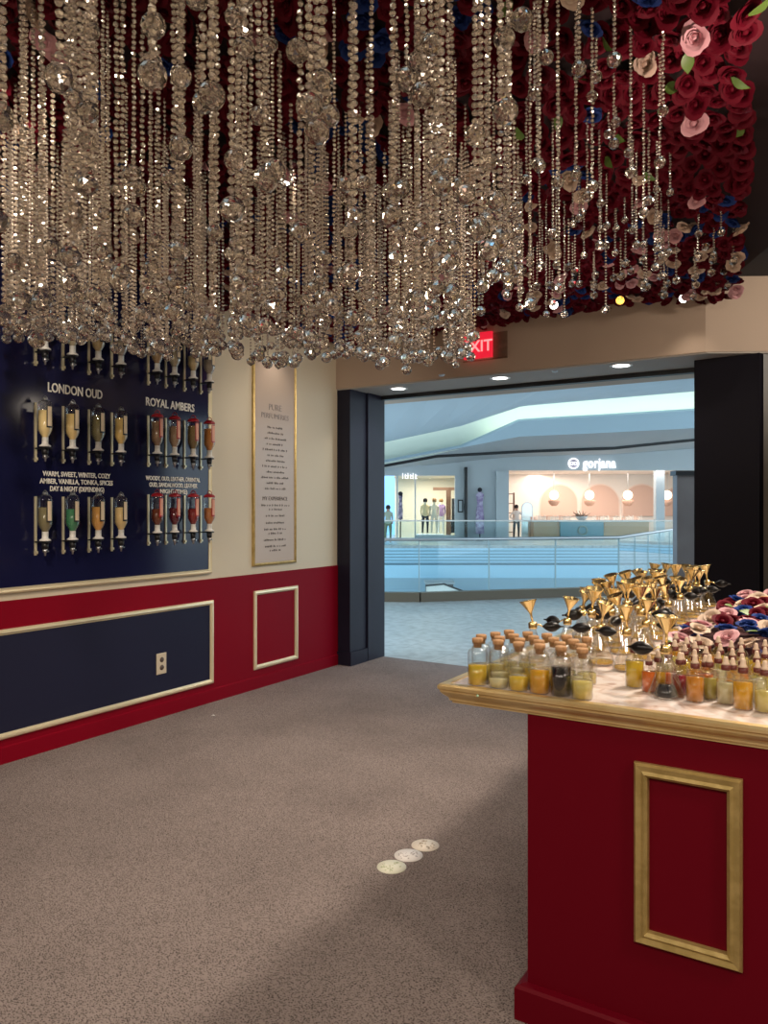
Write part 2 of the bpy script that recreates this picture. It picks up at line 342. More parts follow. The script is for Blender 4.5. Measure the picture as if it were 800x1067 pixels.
# wall dispensers
def dispenser(col, capcol, level, label, loc, labcol):
    t = thing('perfume_dispenser', label, 'dispenser', loc, 0, 'perfume dispensers on the navy board')
    ax = .085
    T = Matrix.Translation((ax, 0, 0))
    MB().lathe([(.0001,.128),(.014,.130),(.0175,.138),(.0195,.19),(.036,.218),(.042,.235),(.042,.375),(.038,.395),(.026,.409),(.0001,.414)], 20, mtx=T).build('glass_vial', M['glass'], t)
    top = .235 + (.14*level)
    MB().lathe([(.0001,.178),(.016,.178),(.0175,.190),(.034,.220),(.0388,.237),(.0388,top),(.0001,top)], 18, mtx=T).build('liquid', cached(('wl',col), lambda: liquid('perfume_liquid', col)), t)
    MB().lathe([(.012,.128),(.034,.130),(.034,.136),(.021,.144),(.0185,.150),(.0185,.186),(.0001,.186)], 16, mtx=T).build('neck_funnel', M['white'], t)
    mb_ = MB().tube([(ax-.028,0,.405),(ax-.02,0,.425),(ax,0,.436),(ax+.02,0,.425),(ax+.028,0,.405)], .0028, 6)
    if labcol: mb_.lathe([(.0425,.385),(.0425,.393),(.034,.404),(.0001,.417)], 16, mtx=T)
    else: mb_.lathe([(.012,.408),(.012,.424),(.0001,.426)], 12, mtx=T)
    mb_.build('cap', capcol, t)
    MB().box((.0,-.016,.118),(.118,.016,.126)).build('bracket', M['black'], t)
    MB().box((.0,-.016,.04),(.010,-.004,.40)).box((0,-.018,.05),(.022,-.004,.066)).build('wall_rail', M['goldpale'], t)
    MB().lathe([(.018,.082),(.020,.118)], 14, mtx=T).build('valve', M['black'], t)
    MB().lathe([(.005,.040),(.007,.058),(.014,.062),(.014,.082)], 12, mtx=T).box((ax+.012,-.004,.064),(ax+.032,.004,.072)).build('nozzle', M['steel'], t)
    # curved label strip with dark border
    def strip(a0, a1, z0, z1, r):
        vs=[]; n=5
        for k in range(n+1):
            a=a0+(a1-a0)*k/n; vs += [(ax+r*math.cos(a), r*math.sin(a), z0),(ax+r*math.cos(a), r*math.sin(a), z1)]
        return vs, [(2*k,2*k+2,2*k+3,2*k+1) for k in range(n)]
    v, f = strip(-.42, .42, .242, .375, .0432); b = MB().add(v, f, 0); v, f = strip(-.27, .36, .252, .370, .0440); b.add(v, f, 1)
    b.build('label_strip', [capcol if labcol else M['black'], M['labelpaper']], t)
    return t
M['labelpaper'] = mat('cream_label_paper', (.80,.66,.46), .6)
M['labelpink'] = mat('rose_label_paper', (.72,.36,.26), .6)
clearcap = mat('clear_grey_cap', (.32,.34,.36), .15, .5)
redcap = mat('dark_red_cap', (.35,.01,.02), .3)
LO1 = [((.80,.62,.30),.80,'pale yellow'),((.84,.62,.27),.78,'golden cream'),((.22,.19,.09),.85,'dark olive'),((.72,.50,.18),.85,'amber yellow')]
LO2 = [((.22,.19,.10),.7,'brownish olive'),((.06,.24,.12),.62,'green'),((.75,.38,.10),.72,'orange'),((.82,.60,.28),.70,'cream yellow')]
LO0 = [((.3,.2,.1),.4,'brown'),((.35,.3,.2),.4,'tan'),((.4,.3,.15),.4,'amber'),((.3,.25,.2),.4,'beige')]
RA1 = [((.28,.17,.10),.85,'brown'),((.36,.24,.15),.7,'pale brown'),((.24,.16,.06),.85,'olive brown'),((.55,.22,.05),.8,'amber orange')]
RA2 = [((.14,.03,.01),.45,'dark reddish brown'),((.12,.01,.02),.5,'dark burgundy'),((.22,.02,.02),.45,'dark red'),((.50,.18,.06),.5,'rusty orange')]
colL = [2.86,3.05,3.24,3.42]; colR = [3.73,3.89,4.07,4.235]
NTH = ['first','second','third','fourth']
for cols, rows, capm, lab, head in [(colL, [(LO0,2.33,'top'),(LO1,1.745,'middle'),(LO2,1.175,'bottom')], clearcap, 0, 'left group'), (colR, [(LO0,2.33,'top'),(RA1,1.755,'middle'),(RA2,1.20,'bottom')], redcap, 1, 'right group')]:
    for cc, zz, rn in rows:
        for k, (c, lv, cn) in enumerate(cc):
            t = dispenser(c, clearcap if rn=='top' else capm, lv, 'dispenser of %s perfume, %s from left, %s row, %s' % (cn, NTH[k], rn, head), (WX+.022, cols[k], zz), lab)
            if lab and rn != 'top':
                for ch in t.children:
                    if ch.name.startswith('label_strip'): ch.data.materials[1] = M['labelpink']

# ------------------------------------------------------------------ tall sign panel
sp = thing('notice_panel', 'tall narrow beige notice panel with gold frame and small text', 'sign', (WX, 5.115, 0))
MB().box((0,-.27,1.04),(.012,.27,2.76)).build('panel', mat('beige_gloss_board', (.50,.40,.33), .22), sp)
frameX(-.285, .285, 1.02, 2.78, 0, [(0,0),(0,.018),(.012,.026),(.02,.02),(.024,.012)]).build('frame', M['goldold'], sp)
silver = mat('silver_lettering', (.26,.21,.19), .3, .3)
text('heading', 'PURE', .075, silver, (.013,0,2.365), RW, sp, .001)
text('heading', 'PERFUMERIES', .062, silver, (.013,0,2.29), RW, sp, .001)
text('heading', 'MY EXPERIENCE', .046, M['ink'], (.013,0,1.585), RW, sp, .001)
MB2 = MB(); rr = random.Random(3)
def blurline(z, wd):
    y = -wd/2
    while y < wd/2:
        l = rr.uniform(.008,.016)
        h = rr.choice([.011,.014,.018])
        MB2.box((.012,y,z),(.0135,y+l*.55,z+h)); MB2.box((.012,y,z+h*.4),(.0135,y+l,z+h*.4+.005))
        y += l + rr.choice([.006,.006,.02])
for i, wd in enumerate([.20,.20,.27,.22,.32,.20,.24,.33,.22,.36,.22,.26]): blurline(2.185-.0475*i, wd)
for z, wd in [(1.52,.36),(1.485,.16),(1.43,.24),(1.37,.24),(1.315,.28),(1.28,.17),(1.225,.29),(1.17,.26),(1.135,.14)]: blurline(z, wd)
MB2.build('small_print', M['ink'], sp)

# outlet
ol = thing('wall_outlet', 'beige double power outlet on the navy lower wall panel', 'outlet', (WX+.012, 3.85, .385))
MB().loops([rectX(-.045+a,.045-a,-.075+a,.075-a,h) for a,h in [(0,0),(0,.004),(.004,.007)]]).add(rectX(-.041,.041,-.071,.071,.007),[(0,1,2,3)]).build('cover_plate', mat('beige_plate', (.62,.53,.40), .4), ol)
for z in (-.028,.028):
    b = MB().lathe([(.019,.007),(.017,.010),(.0001,.010)], 16, mtx=Matrix.Translation((0,0,z)) @ Matrix.Rotation(PI/2,4,'Y'))
    b.build('socket', mat('brown_socket', (.09,.06,.045), .5), ol)

# floor stickers
cols_ = [((.92,.92,.76),(.62,.66,.42)), ((.92,.88,.86),(.52,.46,.46)), ((.88,.80,.70),(.48,.38,.26))]
for i, (px, py) in enumerate([(408,903.5),(425.5,891.5),(443,881)]):
    x, y = at_z(px, py, 0); a, b = cols_[i]
    t = thing('floor_sticker', ['round yellowish white floor sticker nearest the camera', 'round white floor sticker between the other two', 'round cream floor sticker with brown print, farthest away'][i], 'floor sticker', (x, y, 0), 0, 'three round stickers on the carpet')
    MB().lathe([(.062,0),(.062,.002),(.0001,.002)], 32).build('disc', mat('sticker_paper', a, .5), t)
    e = MB(); r3 = random.Random(i)
    for k in range(26):
        an = r3.uniform(0,2*PI); r_ = r3.uniform(.008,.045); s_ = r3.uniform(.002,.006)
        e.lathe([(s_,0),(s_,.0006),(.0001,.0006)], 5, mtx=Matrix.Translation((r_*math.cos(an), r_*math.sin(an), .002)))
    e.build('print', mat('sticker_print', b, .5), t)
x, y = at_z(222,746,0)
tag(MB().add([(-.012,-.008,0),(.014,-.004,.004),(.010,.012,.001),(-.008,.010,.006),(0,0,.009)],[(0,1,4),(1,2,4),(2,3,4),(3,0,4)]).build('paper_scrap', M['white'], None, (x,y,.001)), 'tiny scrap of white paper on the carpet by the left wall', 'litter')

# ------------------------------------------------------------------ counter
TZ = .955
ct = thing('display_counter', 'large crimson display counter with gold moulded top edge', 'counter', (-.84, 2.15, 0))
def rect(x0, x1, y0, y1, z): return [(x0-CTX,y0-CTY,z),(x1-CTX,y0-CTY,z),(x1-CTX,y1-CTY,z),(x0-CTX,y1-CTY,z)]
CTX, CTY = -.84, 2.15
bx0, bx1, by0, by1 = -.84, 1.1, 2.15, 4.55
MB().box((0,0,0),(bx1-CTX,by1-CTY,.90)).build('base_cabinet', M['redbase'], ct)
pr = [(0,.0),(.03,.0),(.03,.092),(.022,.10),(0,.103)]
MB().loops([rect(bx0-a,bx1+a,by0-a,by1+a,z) for a,z in pr]).build('plinth', M['redbase'], ct)
tx0, tx1, ty0, ty1 = -1.12, 1.38, 2.11, 4.75
prof = [(-.03,.950),(-.03,.958),(-.006,.958),(0,.952),(0,.943),(-.006,.938),(-.006,.933),(-.013,.924),(-.023,.916),(-.027,.910),(-.027,.905),(-.035,.901),(-.035,.896),(-.3,.896)]
MB().loops([rect(tx0-a,tx1+a,ty0-a,ty1+a,z) for a,z in prof]).build('gold_edge_moulding', M['gold'], ct)
MB().box((tx0+.024-CTX,ty0+.024-CTY,.94),(tx1-.024-CTX,ty1-.024-CTY,TZ)).build('marble_top', M['marble'], ct)
frameY(-.53-CTX, -.26-CTX, .32, .81, 0, [(0,0),(0,.012),(.006,.020),(.02,.016),(.028,.022),(.036,.014),(.038,0)]).build('panel_moulding', M['goldold'], ct)
x, y = at_z(497,721,.95)
MB().lathe([(.004,0),(.004,.001),(.0001,.001)], 12, mtx=Matrix.Translation((x-CTX,ty0-CTY-.001,.938)) @ Matrix.Rotation(PI/2,4,'X')).build('round_sticker', mat('pale_green_dot', (.55,.85,.6), .5), ct)

# ------------------------------------------------------------------ corked bottles
AM = {'yellow': (.68,.47,.03), 'pale yellow': (.66,.54,.16), 'amber': (.62,.24,.01), 'black': (.008,.008,.01), 'orange': (.68,.14,.01),
      'crimson': (.30,.004,.015), 'golden': (.72,.37,.015), 'olive yellow': (.45,.36,.06), 'clear straw': (.60,.54,.30)}
def amber(n):
    k = 'liq_'+n
    if k not in M: M[k] = mat(n.replace(' ', '_')+'_oil', AM[n], .12, trans=0 if n == 'black' else .25, coat=.4)
    return M[k]
def cork_bottle(x, y, liq, level, label):
    t = thing('corked_bottle', label, 'bottle', (x, y, TZ), random.uniform(0,6), 'corked glass bottles on the counter corner')
    place('glass_body', cached('cb', lambda: MB().lathe([(.0001,.0015),(.028,.0015),(.030,.005),(.0305,.098),(.028,.107),(.020,.113),(.0145,.117),(.0145,.126),(.0165,.128),(.0165,.131),(.0145,.132)], 22, cap=False).mesh('glass_body', M['glass'])), t)
    place('cork', cached('ck', lambda: MB().lathe([(.0115,.116),(.0135,.131),(.0168,.132),(.0172,.143),(.016,.1445),(.0001,.1445)], 16).mesh('cork', M['cork'])), t)
    top = .006+.092*level
    place('oil', cached(('co',liq,level), lambda: MB().lathe([(.0001,.0045),(.0285,.0045),(.0285,top),(.0001,top)], 20).mesh('oil', amber(liq))), t)
rows = [
 (2.172, [(-1.012,'yellow',.62),(-.943,'clear straw',.25),(-.877,'yellow',.4),(-.811,'golden',.68),(-.746,'black',.85),(-.683,'pale yellow',.5)]),
 (2.238, [(-1.03,'pale yellow',.5),(-.967,'clear straw',.3),(-.90,'yellow',.3),(-.838,'golden',.4),(-.772,'pale yellow',.4),(-.708,'clear straw',.3)]),
 (2.303, [(-1.01,'pale yellow',.4),(-.947,'clear straw',.35),(-.88,'yellow',.4),(-.815,'pale yellow',.3),(-.752,'clear straw',.3)]),
 (2.368, [(-.99,'clear straw',.4),(-.925,'pale yellow',.4),(-.86,'yellow',.3),(-.795,'clear straw',.3),(-.73,'pale yellow',.3)])]
ORD = ['first','second','third','fourth','fifth','sixth','seventh','eighth','ninth','tenth','eleventh','twelfth']
RN = ['front','second','third','back']
for r, (y, lst) in enumerate(rows):
    for k, (x, l, lv) in enumerate(lst):
        cork_bottle(x, y, l, lv, 'corked glass bottle of %s oil, %s from left in the %s row' % (l, ORD[k], RN[r]))

# ------------------------------------------------------------------ dropper bottles
def dropper(x, y, liq, level, label, s=1):
    t = thing('dropper_bottle', label, 'bottle', (x, y, TZ), random.uniform(0,6), 'dropper bottles along the counter front'); t.scale = (s,s,s)
    place('glass_body', cached('db', lambda: MB().lathe([(.0001,.0015),(.023,.0015),(.025,.005),(.025,.072),(.022,.082),(.013,.090),(.010,.094),(.010,.104)], 20, cap=False).mesh('glass_body', M['glass'])), t)
    top = .006+.07*level
    place('oil', cached(('do',liq,level), lambda: MB().lathe([(.0001,.0045),(.0232,.0045),(.0232,min(top,.071)),(.0001,min(top,.071))], 20).mesh('oil', amber(liq))), t)
    place('collar', cached('dc', lambda: MB().lathe([(.0115,.094),(.0125,.096),(.0125,.108),(.0001,.108)], 16).mesh('collar', mat('dark_wood_collar', (.12,.02,.015), .4))), t)
    place('rubber_bulb', cached('dr', lambda: MB().lathe([(.0095,.108),(.0105,.111),(.0075,.115),(.0065,.125),(.0045,.131),(.0001,.132)], 14).mesh('rubber_bulb', mat('cream_rubber', (.72,.55,.42), .45))), t)
    place('pipette', cached('dp', lambda: MB().lathe([(.0015,.03),(.003,.05),(.003,.094)], 8).mesh('pipette', M['flask'])), t)
    return t
dl = [((676,724),'orange',.95,.85),((708,727),'crimson',.8,.95),((724,734),'amber',.98,1),((739,731),'olive yellow',.8,.97),((756,736),'clear straw',.75,1),((774,742),'golden',.95,1.05),((797,745),'pale yellow',.7,1.05)]
front = []
for k, ((px, py), l, lv, s) in enumerate(dl):
    x, y = at_z(px, py-3, TZ); front.append((x,y))
    dropper(x, y, l, lv, 'dropper bottle of %s oil, %s from left in the front row' % (l, ORD[k]), s)
x, y = at_z(661,716,TZ)
dropper(x, y, 'yellow', .95, 'tall slim bottle of yellow oil behind the front atomizer', 1.12)
rr = random.Random(11); kk = ['golden','amber','pale yellow','orange','yellow','olive yellow','clear straw']
for r in range(6):
    yy = 2.385+.075*r; n = 0
    for c in range(9):
        xx = -.52+.068*c+(.03 if r % 2 else 0)-.01*r
        if xx < -.62 or xx > 0.02: continue
        l = kk[(r*3+c*5) % 7]
        dropper(xx+rr.uniform(-.006,.006), yy+rr.uniform(-.005,.005), l, rr.choice([.6,.8,.95]), 'dropper bottle of %s oil, row %s behind the front bottles, %s from left' % (l, ['one','two','three','four','five','six'][r], ORD[n]), .92); n += 1

# ------------------------------------------------------------------ atomizer flasks
def flask(x, y, label, bulbang, tilt, s=1, dark=False, funnel=True, bulblen=.055):
    t = thing('atomizer_flask', label, 'flask', (x, y, TZ), 0, 'conical atomizer flasks with gold funnels'); t.scale = (s,s,s)
    place('glass_body', cached('fb', lambda: MB().lathe([(.0001,.0015),(.044,.0015),(.048,.006),(.046,.014),(.014,.108),(.0115,.115),(.0115,.126),(.0135,.127)], 22, cap=False).mesh('glass_body', M['flask'])), t)
    place('fragrance_or_reflection', cached(('ff',dark), lambda: MB().lathe([(.0001,.0045),(.042 if not dark else .030,.006),(.041 if not dark else .030,.014),(.020 if dark else .0375,.036 if dark else .0145),(.0001,.036 if dark else .0145)], 20).mesh('fragrance_or_reflection', mat('dark_flask_reflection', (.03,.03,.035), .1, coat=.5) if dark else mat('amber_flask_liquid', (.60,.36,.08), .1, coat=.4))), t)  # dark variant: a reflection in the glass, modelled as a dark solid
    place('collar', cached('fc', lambda: MB().lathe([(.0145,.118),(.0155,.122),(.0155,.138),(.012,.142),(.0001,.142)], 16).mesh('collar', M['brass'])), t)
    if funnel:
        f = place('funnel', cached('fu', lambda: MB().lathe([(.0035,0),(.0040,.030),(.006,.038),(.028,.076),(.032,.080),(.030,.081),(.006,.040),(.0001,.038)], 20).mesh('funnel', M['brass'])), t)
        f.location = (0,0,.138); f.rotation_euler = (tilt[0], tilt[1], 0)
    def bulbmesh():
        pr = [(.0001,0),(.003,.001),(.005,.004),(.012,.012),(.018,.024),(.0195,.034),(.017,.046),(.010,.057),(.004,.064),(.0025,.070),(.003,.076),(.0001,.077)]
        return MB().lathe(pr, 14, mtx=Matrix.Rotation(PI/2,4,'Y')).mesh('spray_bulb', M['blackrub'])
    h = place('hose', cached('fh', lambda: MB().tube([(.012,0,.130),(.022,0,.133),(.030,0,.128),(.036,0,.125)], .003, 8).mesh('hose', M['brass'])), t)
    h.rotation_euler = (0,0,bulbang)
    bl = place('spray_bulb', cached('fbulb', bulbmesh), t)
    bl.location = (.034*math.cos(bulbang), .034*math.sin(bulbang), .125); bl.rotation_euler = (0,0,bulbang)
    return t
def deg(a): return math.radians(a)
x, y = at_z(694,727,TZ)
flask(x, y, 'conical atomizer flask with painted dark reflection standing in front of the dropper bottles', deg(172), (0,.02), 1.08, True)
manual = [((555,652),'atomizer flask behind the corked bottles, leftmost of all',deg(32),(-.05,-.25)),
          ((591,648),'atomizer flask behind the corked bottles, second from left',deg(160),(0,.18)),
          ((617,641),'atomizer flask behind the corked bottles, third from left',deg(60),(.0,.05)),
          ((626,654),'atomizer flask with wide base at the open marble, front left of the flasks',deg(200),(0,.2)),
          ((653,659),'atomizer flask beside the open marble, second from left in front',deg(175),(0,-.05)),
          ((673,650),'atomizer flask nearest the roses in the front of the flasks',deg(20),(0,.1))]
for (p, lab, ba, ti) in manual:
    x, y = at_z(p[0], p[1], TZ+.128)
    flask(x, y, lab, ba, ti, 1.0)
rr = random.Random(5)
for r in range(14):
    yy = 2.93+.125*r; n = 0
    for c in range(3):
        xx = -1.0+.115*c+.0*r+(.04 if r % 2 else 0)
        if r < 1 and c == 0: continue
        flask(xx+.0, yy, 'atomizer flask in the rear rows, %s flask back, %s from left' % (['first','second','third','fourth','fifth','sixth','seventh','eighth','ninth','tenth','eleventh','twelfth','thirteenth','last'][r], ORD[n]), rr.uniform(0,2*PI), (rr.uniform(-.25,.25), rr.uniform(-.3,.3)), rr.uniform(.95,1.12)); n += 1

# ------------------------------------------------------------------ roses
def rose_mesh(seed, petals=15, res=3):
    r = random.Random(seed); b = MB()
    for i in range(petals):
        q = i/(petals-1); a = i*2.39996+r.uniform(-.2,.2)
        lean = .06+.95*q**1.3; L = .55+.45*q; Wd = .34+.42*q; base = .03+.05*q
        vs = []; fs = []
        for iy in range(res+2):
            v = iy/(res+1); ln = lean*(.35+.9*v)
            for ix in range(res+1):
                u = (ix/res-.5)*2
                wv = Wd*(math.sin(PI*min(1,.15+v*.62))**.7)
                rad = base + L*v*math.sin(ln)+.12*(1-u*u)*(.6+.4*v)
                h = L*v*math.cos(ln*.9)*.95 + r.uniform(-.03,.03)*v - (.10*v*v*q if v > .7 else 0)
                tx = u*wv; rad2 = rad - .28*abs(u)**2*wv
                x = rad2*math.cos(a)-tx*math.sin(a); y = rad2*math.sin(a)+tx*math.cos(a)
                vs.append((x*.62, y*.62, h*.62))
        w_ = res+1
        for iy in range(res+1):
            for ix in range(res): fs.append((iy*w_+ix, iy*w_+ix+1, (iy+1)*w_+ix+1, (iy+1)*w_+ix))
        b.add(vs, fs, 0, True)
    b.ball((0,0,.12), .2, 8, 5)
    return b
def leaf_mb():
    vs = []; fs = []
    for i in range(7):
        v = i/6; w_ = .28*math.sin(PI*(v**.8))
        z = .1*math.sin(PI*v)
        vs += [(-w_, v, z+.05), (0, v, z), (w_, v, z+.05)]
    for i in range(6):
        for k in (0,1): fs.append((i*3+k, i*3+k+1, i*3+k+4, i*3+k+3))
    return MB().add(vs, fs, 0, True)
RM = {}
for cname in ROSEC:
    RM[cname] = [rose_mesh(s).mesh('rose', M['rose_'+cname]) for s in range(3)]
leafme = leaf_mb().mesh('leaf', M['leaf'])
rr = random.Random(21)
# heap on the counter
tab = []
for k in range(1500):
    X_ = rr.uniform(-.60,.25); Y_ = rr.uniform(2.86,4.3)
    if X_ < -.60+.05*(Y_-2.86): continue
    if all((X_-a)**2+(Y_-b_)**2 > .064**2 for a, b_ in tab): tab.append((X_, Y_))
tab = [t_ for t_ in tab if (t_[0]*CS+t_[1]*SN)/(-t_[0]*SN+t_[1]*CS) < .56]
for i, (X_, Y_) in enumerate(tab):
    cn = rr.choices(['red','blue','pink','cream'], [3.4,2.4,2.2,2.2])[0]
    edge = min(X_+.62, Y_-2.84)
    z = TZ+.014+min(.085, max(0,edge)*.7)+rr.uniform(0,.014)
    row = int((Y_-2.86)/.3)
    o = place('rose', RM[cn][i % 3], None, (X_,Y_,z), tuple((Euler((rr.uniform(-.1,.75), rr.uniform(-.4,.4), 0)).to_matrix() @ Euler((0,0,rr.uniform(0,6))).to_matrix()).to_euler()))
    s = rr.uniform(.060,.074); o.scale = (s,s,s)
    where = ['at the front edge of','in the front half of','in the middle of','in the back half of','at the far end of'][min(row,4)]
    tag(o, '%s silk rose %s the heap on the counter' % (dict(red='deep red', blue='royal blue', pink='pale pink', cream='cream white')[cn], where), 'rose', '%s counter roses %s the heap' % (cn, where))
    if i % 7 == 2:
        lf = place('leaf', leafme, o, (0,0,.05), (.3,0,rr.uniform(0,6)))
# mound below the roses
mb = MB(); mb.box((-.56,2.90,TZ),(.25,4.25,TZ+.02)).box((-.50,2.97,TZ+.02),(.25,4.2,TZ+.05))
mb.build('flower_base', mat('dark_foam', (.05,.01,.012), .9), ct, (-CTX,-CTY,0))
# jar with dark red liquid at the right edge
x, y = at_z(797,640,TZ+.06)
jr = thing('corked_jar', 'corked jar of dark red liquid standing at the edge of the roses', 'jar', (x, y, TZ+.03))
MB().lathe([(.0001,0),(.036,0),(.038,.004),(.038,.07),(.022,.085),(.02,.095),(.0001,.095)], 20).build('glass_body', M['glass'], jr)
MB().lathe([(.0001,.003),(.0355,.003),(.0355,.05),(.0001,.05)], 20).build('liquid', amber('crimson'), jr)
MB().lathe([(.017,.09),(.021,.096),(.021,.112),(.0001,.112)], 16).build('cork', M['cork'], jr)

# ------------------------------------------------------------------ rose ceiling
CZ = 3.10
S(MB().prism([(-4.3,.6),(-.12,.6),(-.16,2.7),(-.45,5.2),(-.85,6.0),(-4.3,6.0)], CZ+.02, 3.2), 'trim_10', M['board'])
pos = []
grid = {}
rr = random.Random(33)
sp_ = .066
for k in range(90000):
    Y_ = rr.uniform(.9,6.0); X_ = rr.uniform(-4.2,-.05)
    # right boundary of the flower field
    lim = -.25-.03*(Y_-1) if Y_ < 2.7 else -.30-.14*(Y_-2.7)
    if X_ > lim: continue
    f = -X_*SN+Y_*CS; r_ = X_*CS+Y_*SN
    u = r_/f; v = (CZ-EYE)/f
    if abs(u) > .56 or v > .74: continue
    gx, gy = math.floor(X_/sp_), math.floor(Y_/sp_)
    if any((X_-a)**2+(Y_-b_)**2 < sp_**2 for i in (-1,0,1) for j in (-1,0,1) for a, b_ in grid.get((gx+i,gy+j), ())): continue
    grid.setdefault((gx,gy), []).append((X_,Y_)); pos.append((X_,Y_,f,u,lim))
def score(p): return p[2]*(1.55 if 400+801*p[3] < 520 else 1)
pos.sort(key=score)
def rose_colour(X_, Y_):
    n = math.sin(X_*3.1+1.3)*math.cos(Y_*2.3)+math.sin(X_*5+Y_*4)
    w_ = [10, .35, .35, .25]
    if n > .9: w_[1] = 5
    if Y_ > 4.3 and X_ > -2.2: w_[2] = .9; w_[3] = .9
    return rr.choices(['red','blue','cream','pink'], w_)[0]
allroses = []
for (X_, Y_, f, u, lim) in pos:
    e = lim-X_
    bump = .035*math.sin(X_*9)*math.cos(Y_*7)
    z = CZ-.02+bump*.6+rr.uniform(-.02,.02)-(.05 if e < .25 else 0)
    cn = rose_colour(X_, Y_)
    if cn in ('cream','pink'): z -= .02
    allroses.append((X_, Y_, z, cn, tuple((Euler((PI-rr.uniform(.0,1.1), rr.uniform(-.6,.6), 0)).to_matrix() @ Euler((0,0,rr.uniform(0,6))).to_matrix()).to_euler()), rr.uniform(.068,.086), u, f))
def zone(px, f):
    side = 'over the clear right side' if px > 690 else ('right of the crystal curtain' if px > 560 else ('behind the crystal strands' if px > 250 else 'behind the left crystal strands'))
    dep = 'nearest the camera' if f < 3.2 else ('midway back' if f < 4.6 else 'near the cream bulkhead')
    return side, dep
rest = MB(); order = list(ROSEC)
low = [rose_mesh(s, 10, 2) for s in range(2)]
for i, (X_, Y_, z, cn, rot, s, u, f) in enumerate(allroses):
    if i < 300-len(tab):
        o = place('rose', RM[cn][i % 3], None, (X_,Y_,z), rot); o.scale = (s,s,s)
        a, b_ = zone(400+801*u, f)
        tag(o, '%s silk rose in the flower ceiling %s, %s' % (dict(red='dark red', blue='royal blue', pink='pale pink', cream='cream')[cn], a, b_), 'rose', '%s ceiling roses %s, %s' % (cn, a, b_))
        if i % 9 == 4:
            lf = place('leaf', leafme, o, (0,0,.3), (.5,0,rr.uniform(0,6)))
    else:
        mt = Matrix.LocRotScale(Vector((X_,Y_,z)), Euler(rot), Vector((s,s,s))); lm = low[i % 2]
        rest.add(lm.v, lm.f, order.index(cn), True, mt)
tag(rest.build('rose_ceiling', [M['rose_'+k] for k in order]), 'dense mass of dark red silk roses covering the rest of the ceiling', 'flowers', None, 'stuff')

# ------------------------------------------------------------------ spotlights set into the roses
SL = [((62,83),'bright spotlight among the roses at upper left',1.5),((298,186),'spotlight in the ceiling behind the middle of the crystal curtain',.9),((455,131),'spotlight behind the right part of the crystal curtain',.9),
      ((577,318),'bright spotlight near the bulkhead right of the exit sign',.9),((646,313),'small amber spotlight near the bulkhead, left of its corner',.5),((712,311),'small spotlight just left of the bulkhead corner',.6),((300,342),'spotlight near the bulkhead above the tall notice panel',.8)]
for (px, py), lab, s in SL:
    z = 3.03
    x, y = at_z(px, py, z)
    if y > 5.9 or x < -4.2:
        k = min(5.85/max(y,.01), 1); x *= k; y *= k; z = EYE+(z-EYE)*k
    dr = Vector((-x*.6, -y*.6, -1.6)).normalized()
    q = dr.to_track_quat('Z','Y').to_euler()
    t = thing('spotlight', lab, 'spotlight', (x,y,z), tuple(q), 'spotlights in the flower ceiling')
    MB().lathe([(.025,-.07),(.034,-.06),(.036,.0),(.033,.006),(.030,.0)], 18).tube([(0,0,-.07),(0,.0,-.12)], .008, 8).build('housing', M['black'], t)
    MB().lathe([(.0001,-.0),(.030,-.0)], 18, cap=False).build('lens', M['lamp'] if px != 646 else mat('amber_lens', (1,.6,.1), .5, emit=(1,.5,.08), es=4), t)
    lamp('SPOT', 'spotlight_beam', tuple(Vector((x,y,z))+dr*.03), 16*s, WARM, (x+.3, y-.1, 0), .03, 100, .9)

# ------------------------------------------------------------------ crystal strands
def bead_prof(r, h): return [(.0001,h*.05),(r*.72,h*.2),(r,h*.5),(r*.72,h*.8),(.0001,h*.95)]
def chain_mesh(kind, n):
    r = {'fine': .0060, 'plain': .0088, 'double': .0078}[kind]; h = r*2.0
    b = MB(); rr_ = random.Random(n)
    for i in range(n):
        for sx in ((-.010,.010) if kind == 'double' else (0,)):
            z = i*h*1.1+(h*.5 if sx > 0 else 0)
            b.lathe(bead_prof(r, h), 6, smooth=False, cap=False, mtx=Matrix.Translation((sx,0,z)) @ Matrix.Rotation(rr_.uniform(0,1.1),4,'Z') @ Matrix.Rotation(rr_.uniform(-.4,.4),4,'X'))
    return b
def chain(kind, length):
    r = {'fine': .0060, 'plain': .0088, 'double': .0078}[kind]
    n = max(3, int(round(length/(r*2.2)/4))*4)
    return cached(('ch',kind,n), lambda: chain_mesh(kind, n).mesh('bead_chain', M['bead'])), n*r*2.2
import bmesh
def ico(sub):
    bm = bmesh.new(); bmesh.ops.create_icosphere(bm, subdivisions=sub, radius=1)
    me = D.meshes.new('crystal_ball'); bm.to_mesh(me); bm.free(); me.materials.append(M['ball']); return me
ballme = ico(2); 
capme = MB().lathe([(.0001,.95),(.22,.97),(.30,1.12),(.16,1.3),(.0001,1.35)], 8, smooth=False, cap=False).mesh('ball_cap', M['bead'])
ztop = 3.09
rs = random.Random(101)
strands = []; g2 = {}
def tryadd(px, f, zb, mind, kind=None, br=None):
    u = (px-400)/801; X_ = f*(-SN+u*CS); Y_ = f*(CS+u*SN)
    if X_ < -4.05 or Y_ > 5.9 or zb > ztop-.06: return False
    k = (int(X_/.1), int(Y_/.1))
    for i in (-1,0,1):
        for j in (-1,0,1):
            for a, b_ in g2.get((k[0]+i,k[1]+j), ()):
                if (a-X_)**2+(b_-Y_)**2 < mind**2: return False
    g2.setdefault(k, []).append((X_,Y_))
    strands.append((px, f, X_, Y_, zb, kind, br)); return True
def zfor(y, f): return EYE+f*(530-y)/801
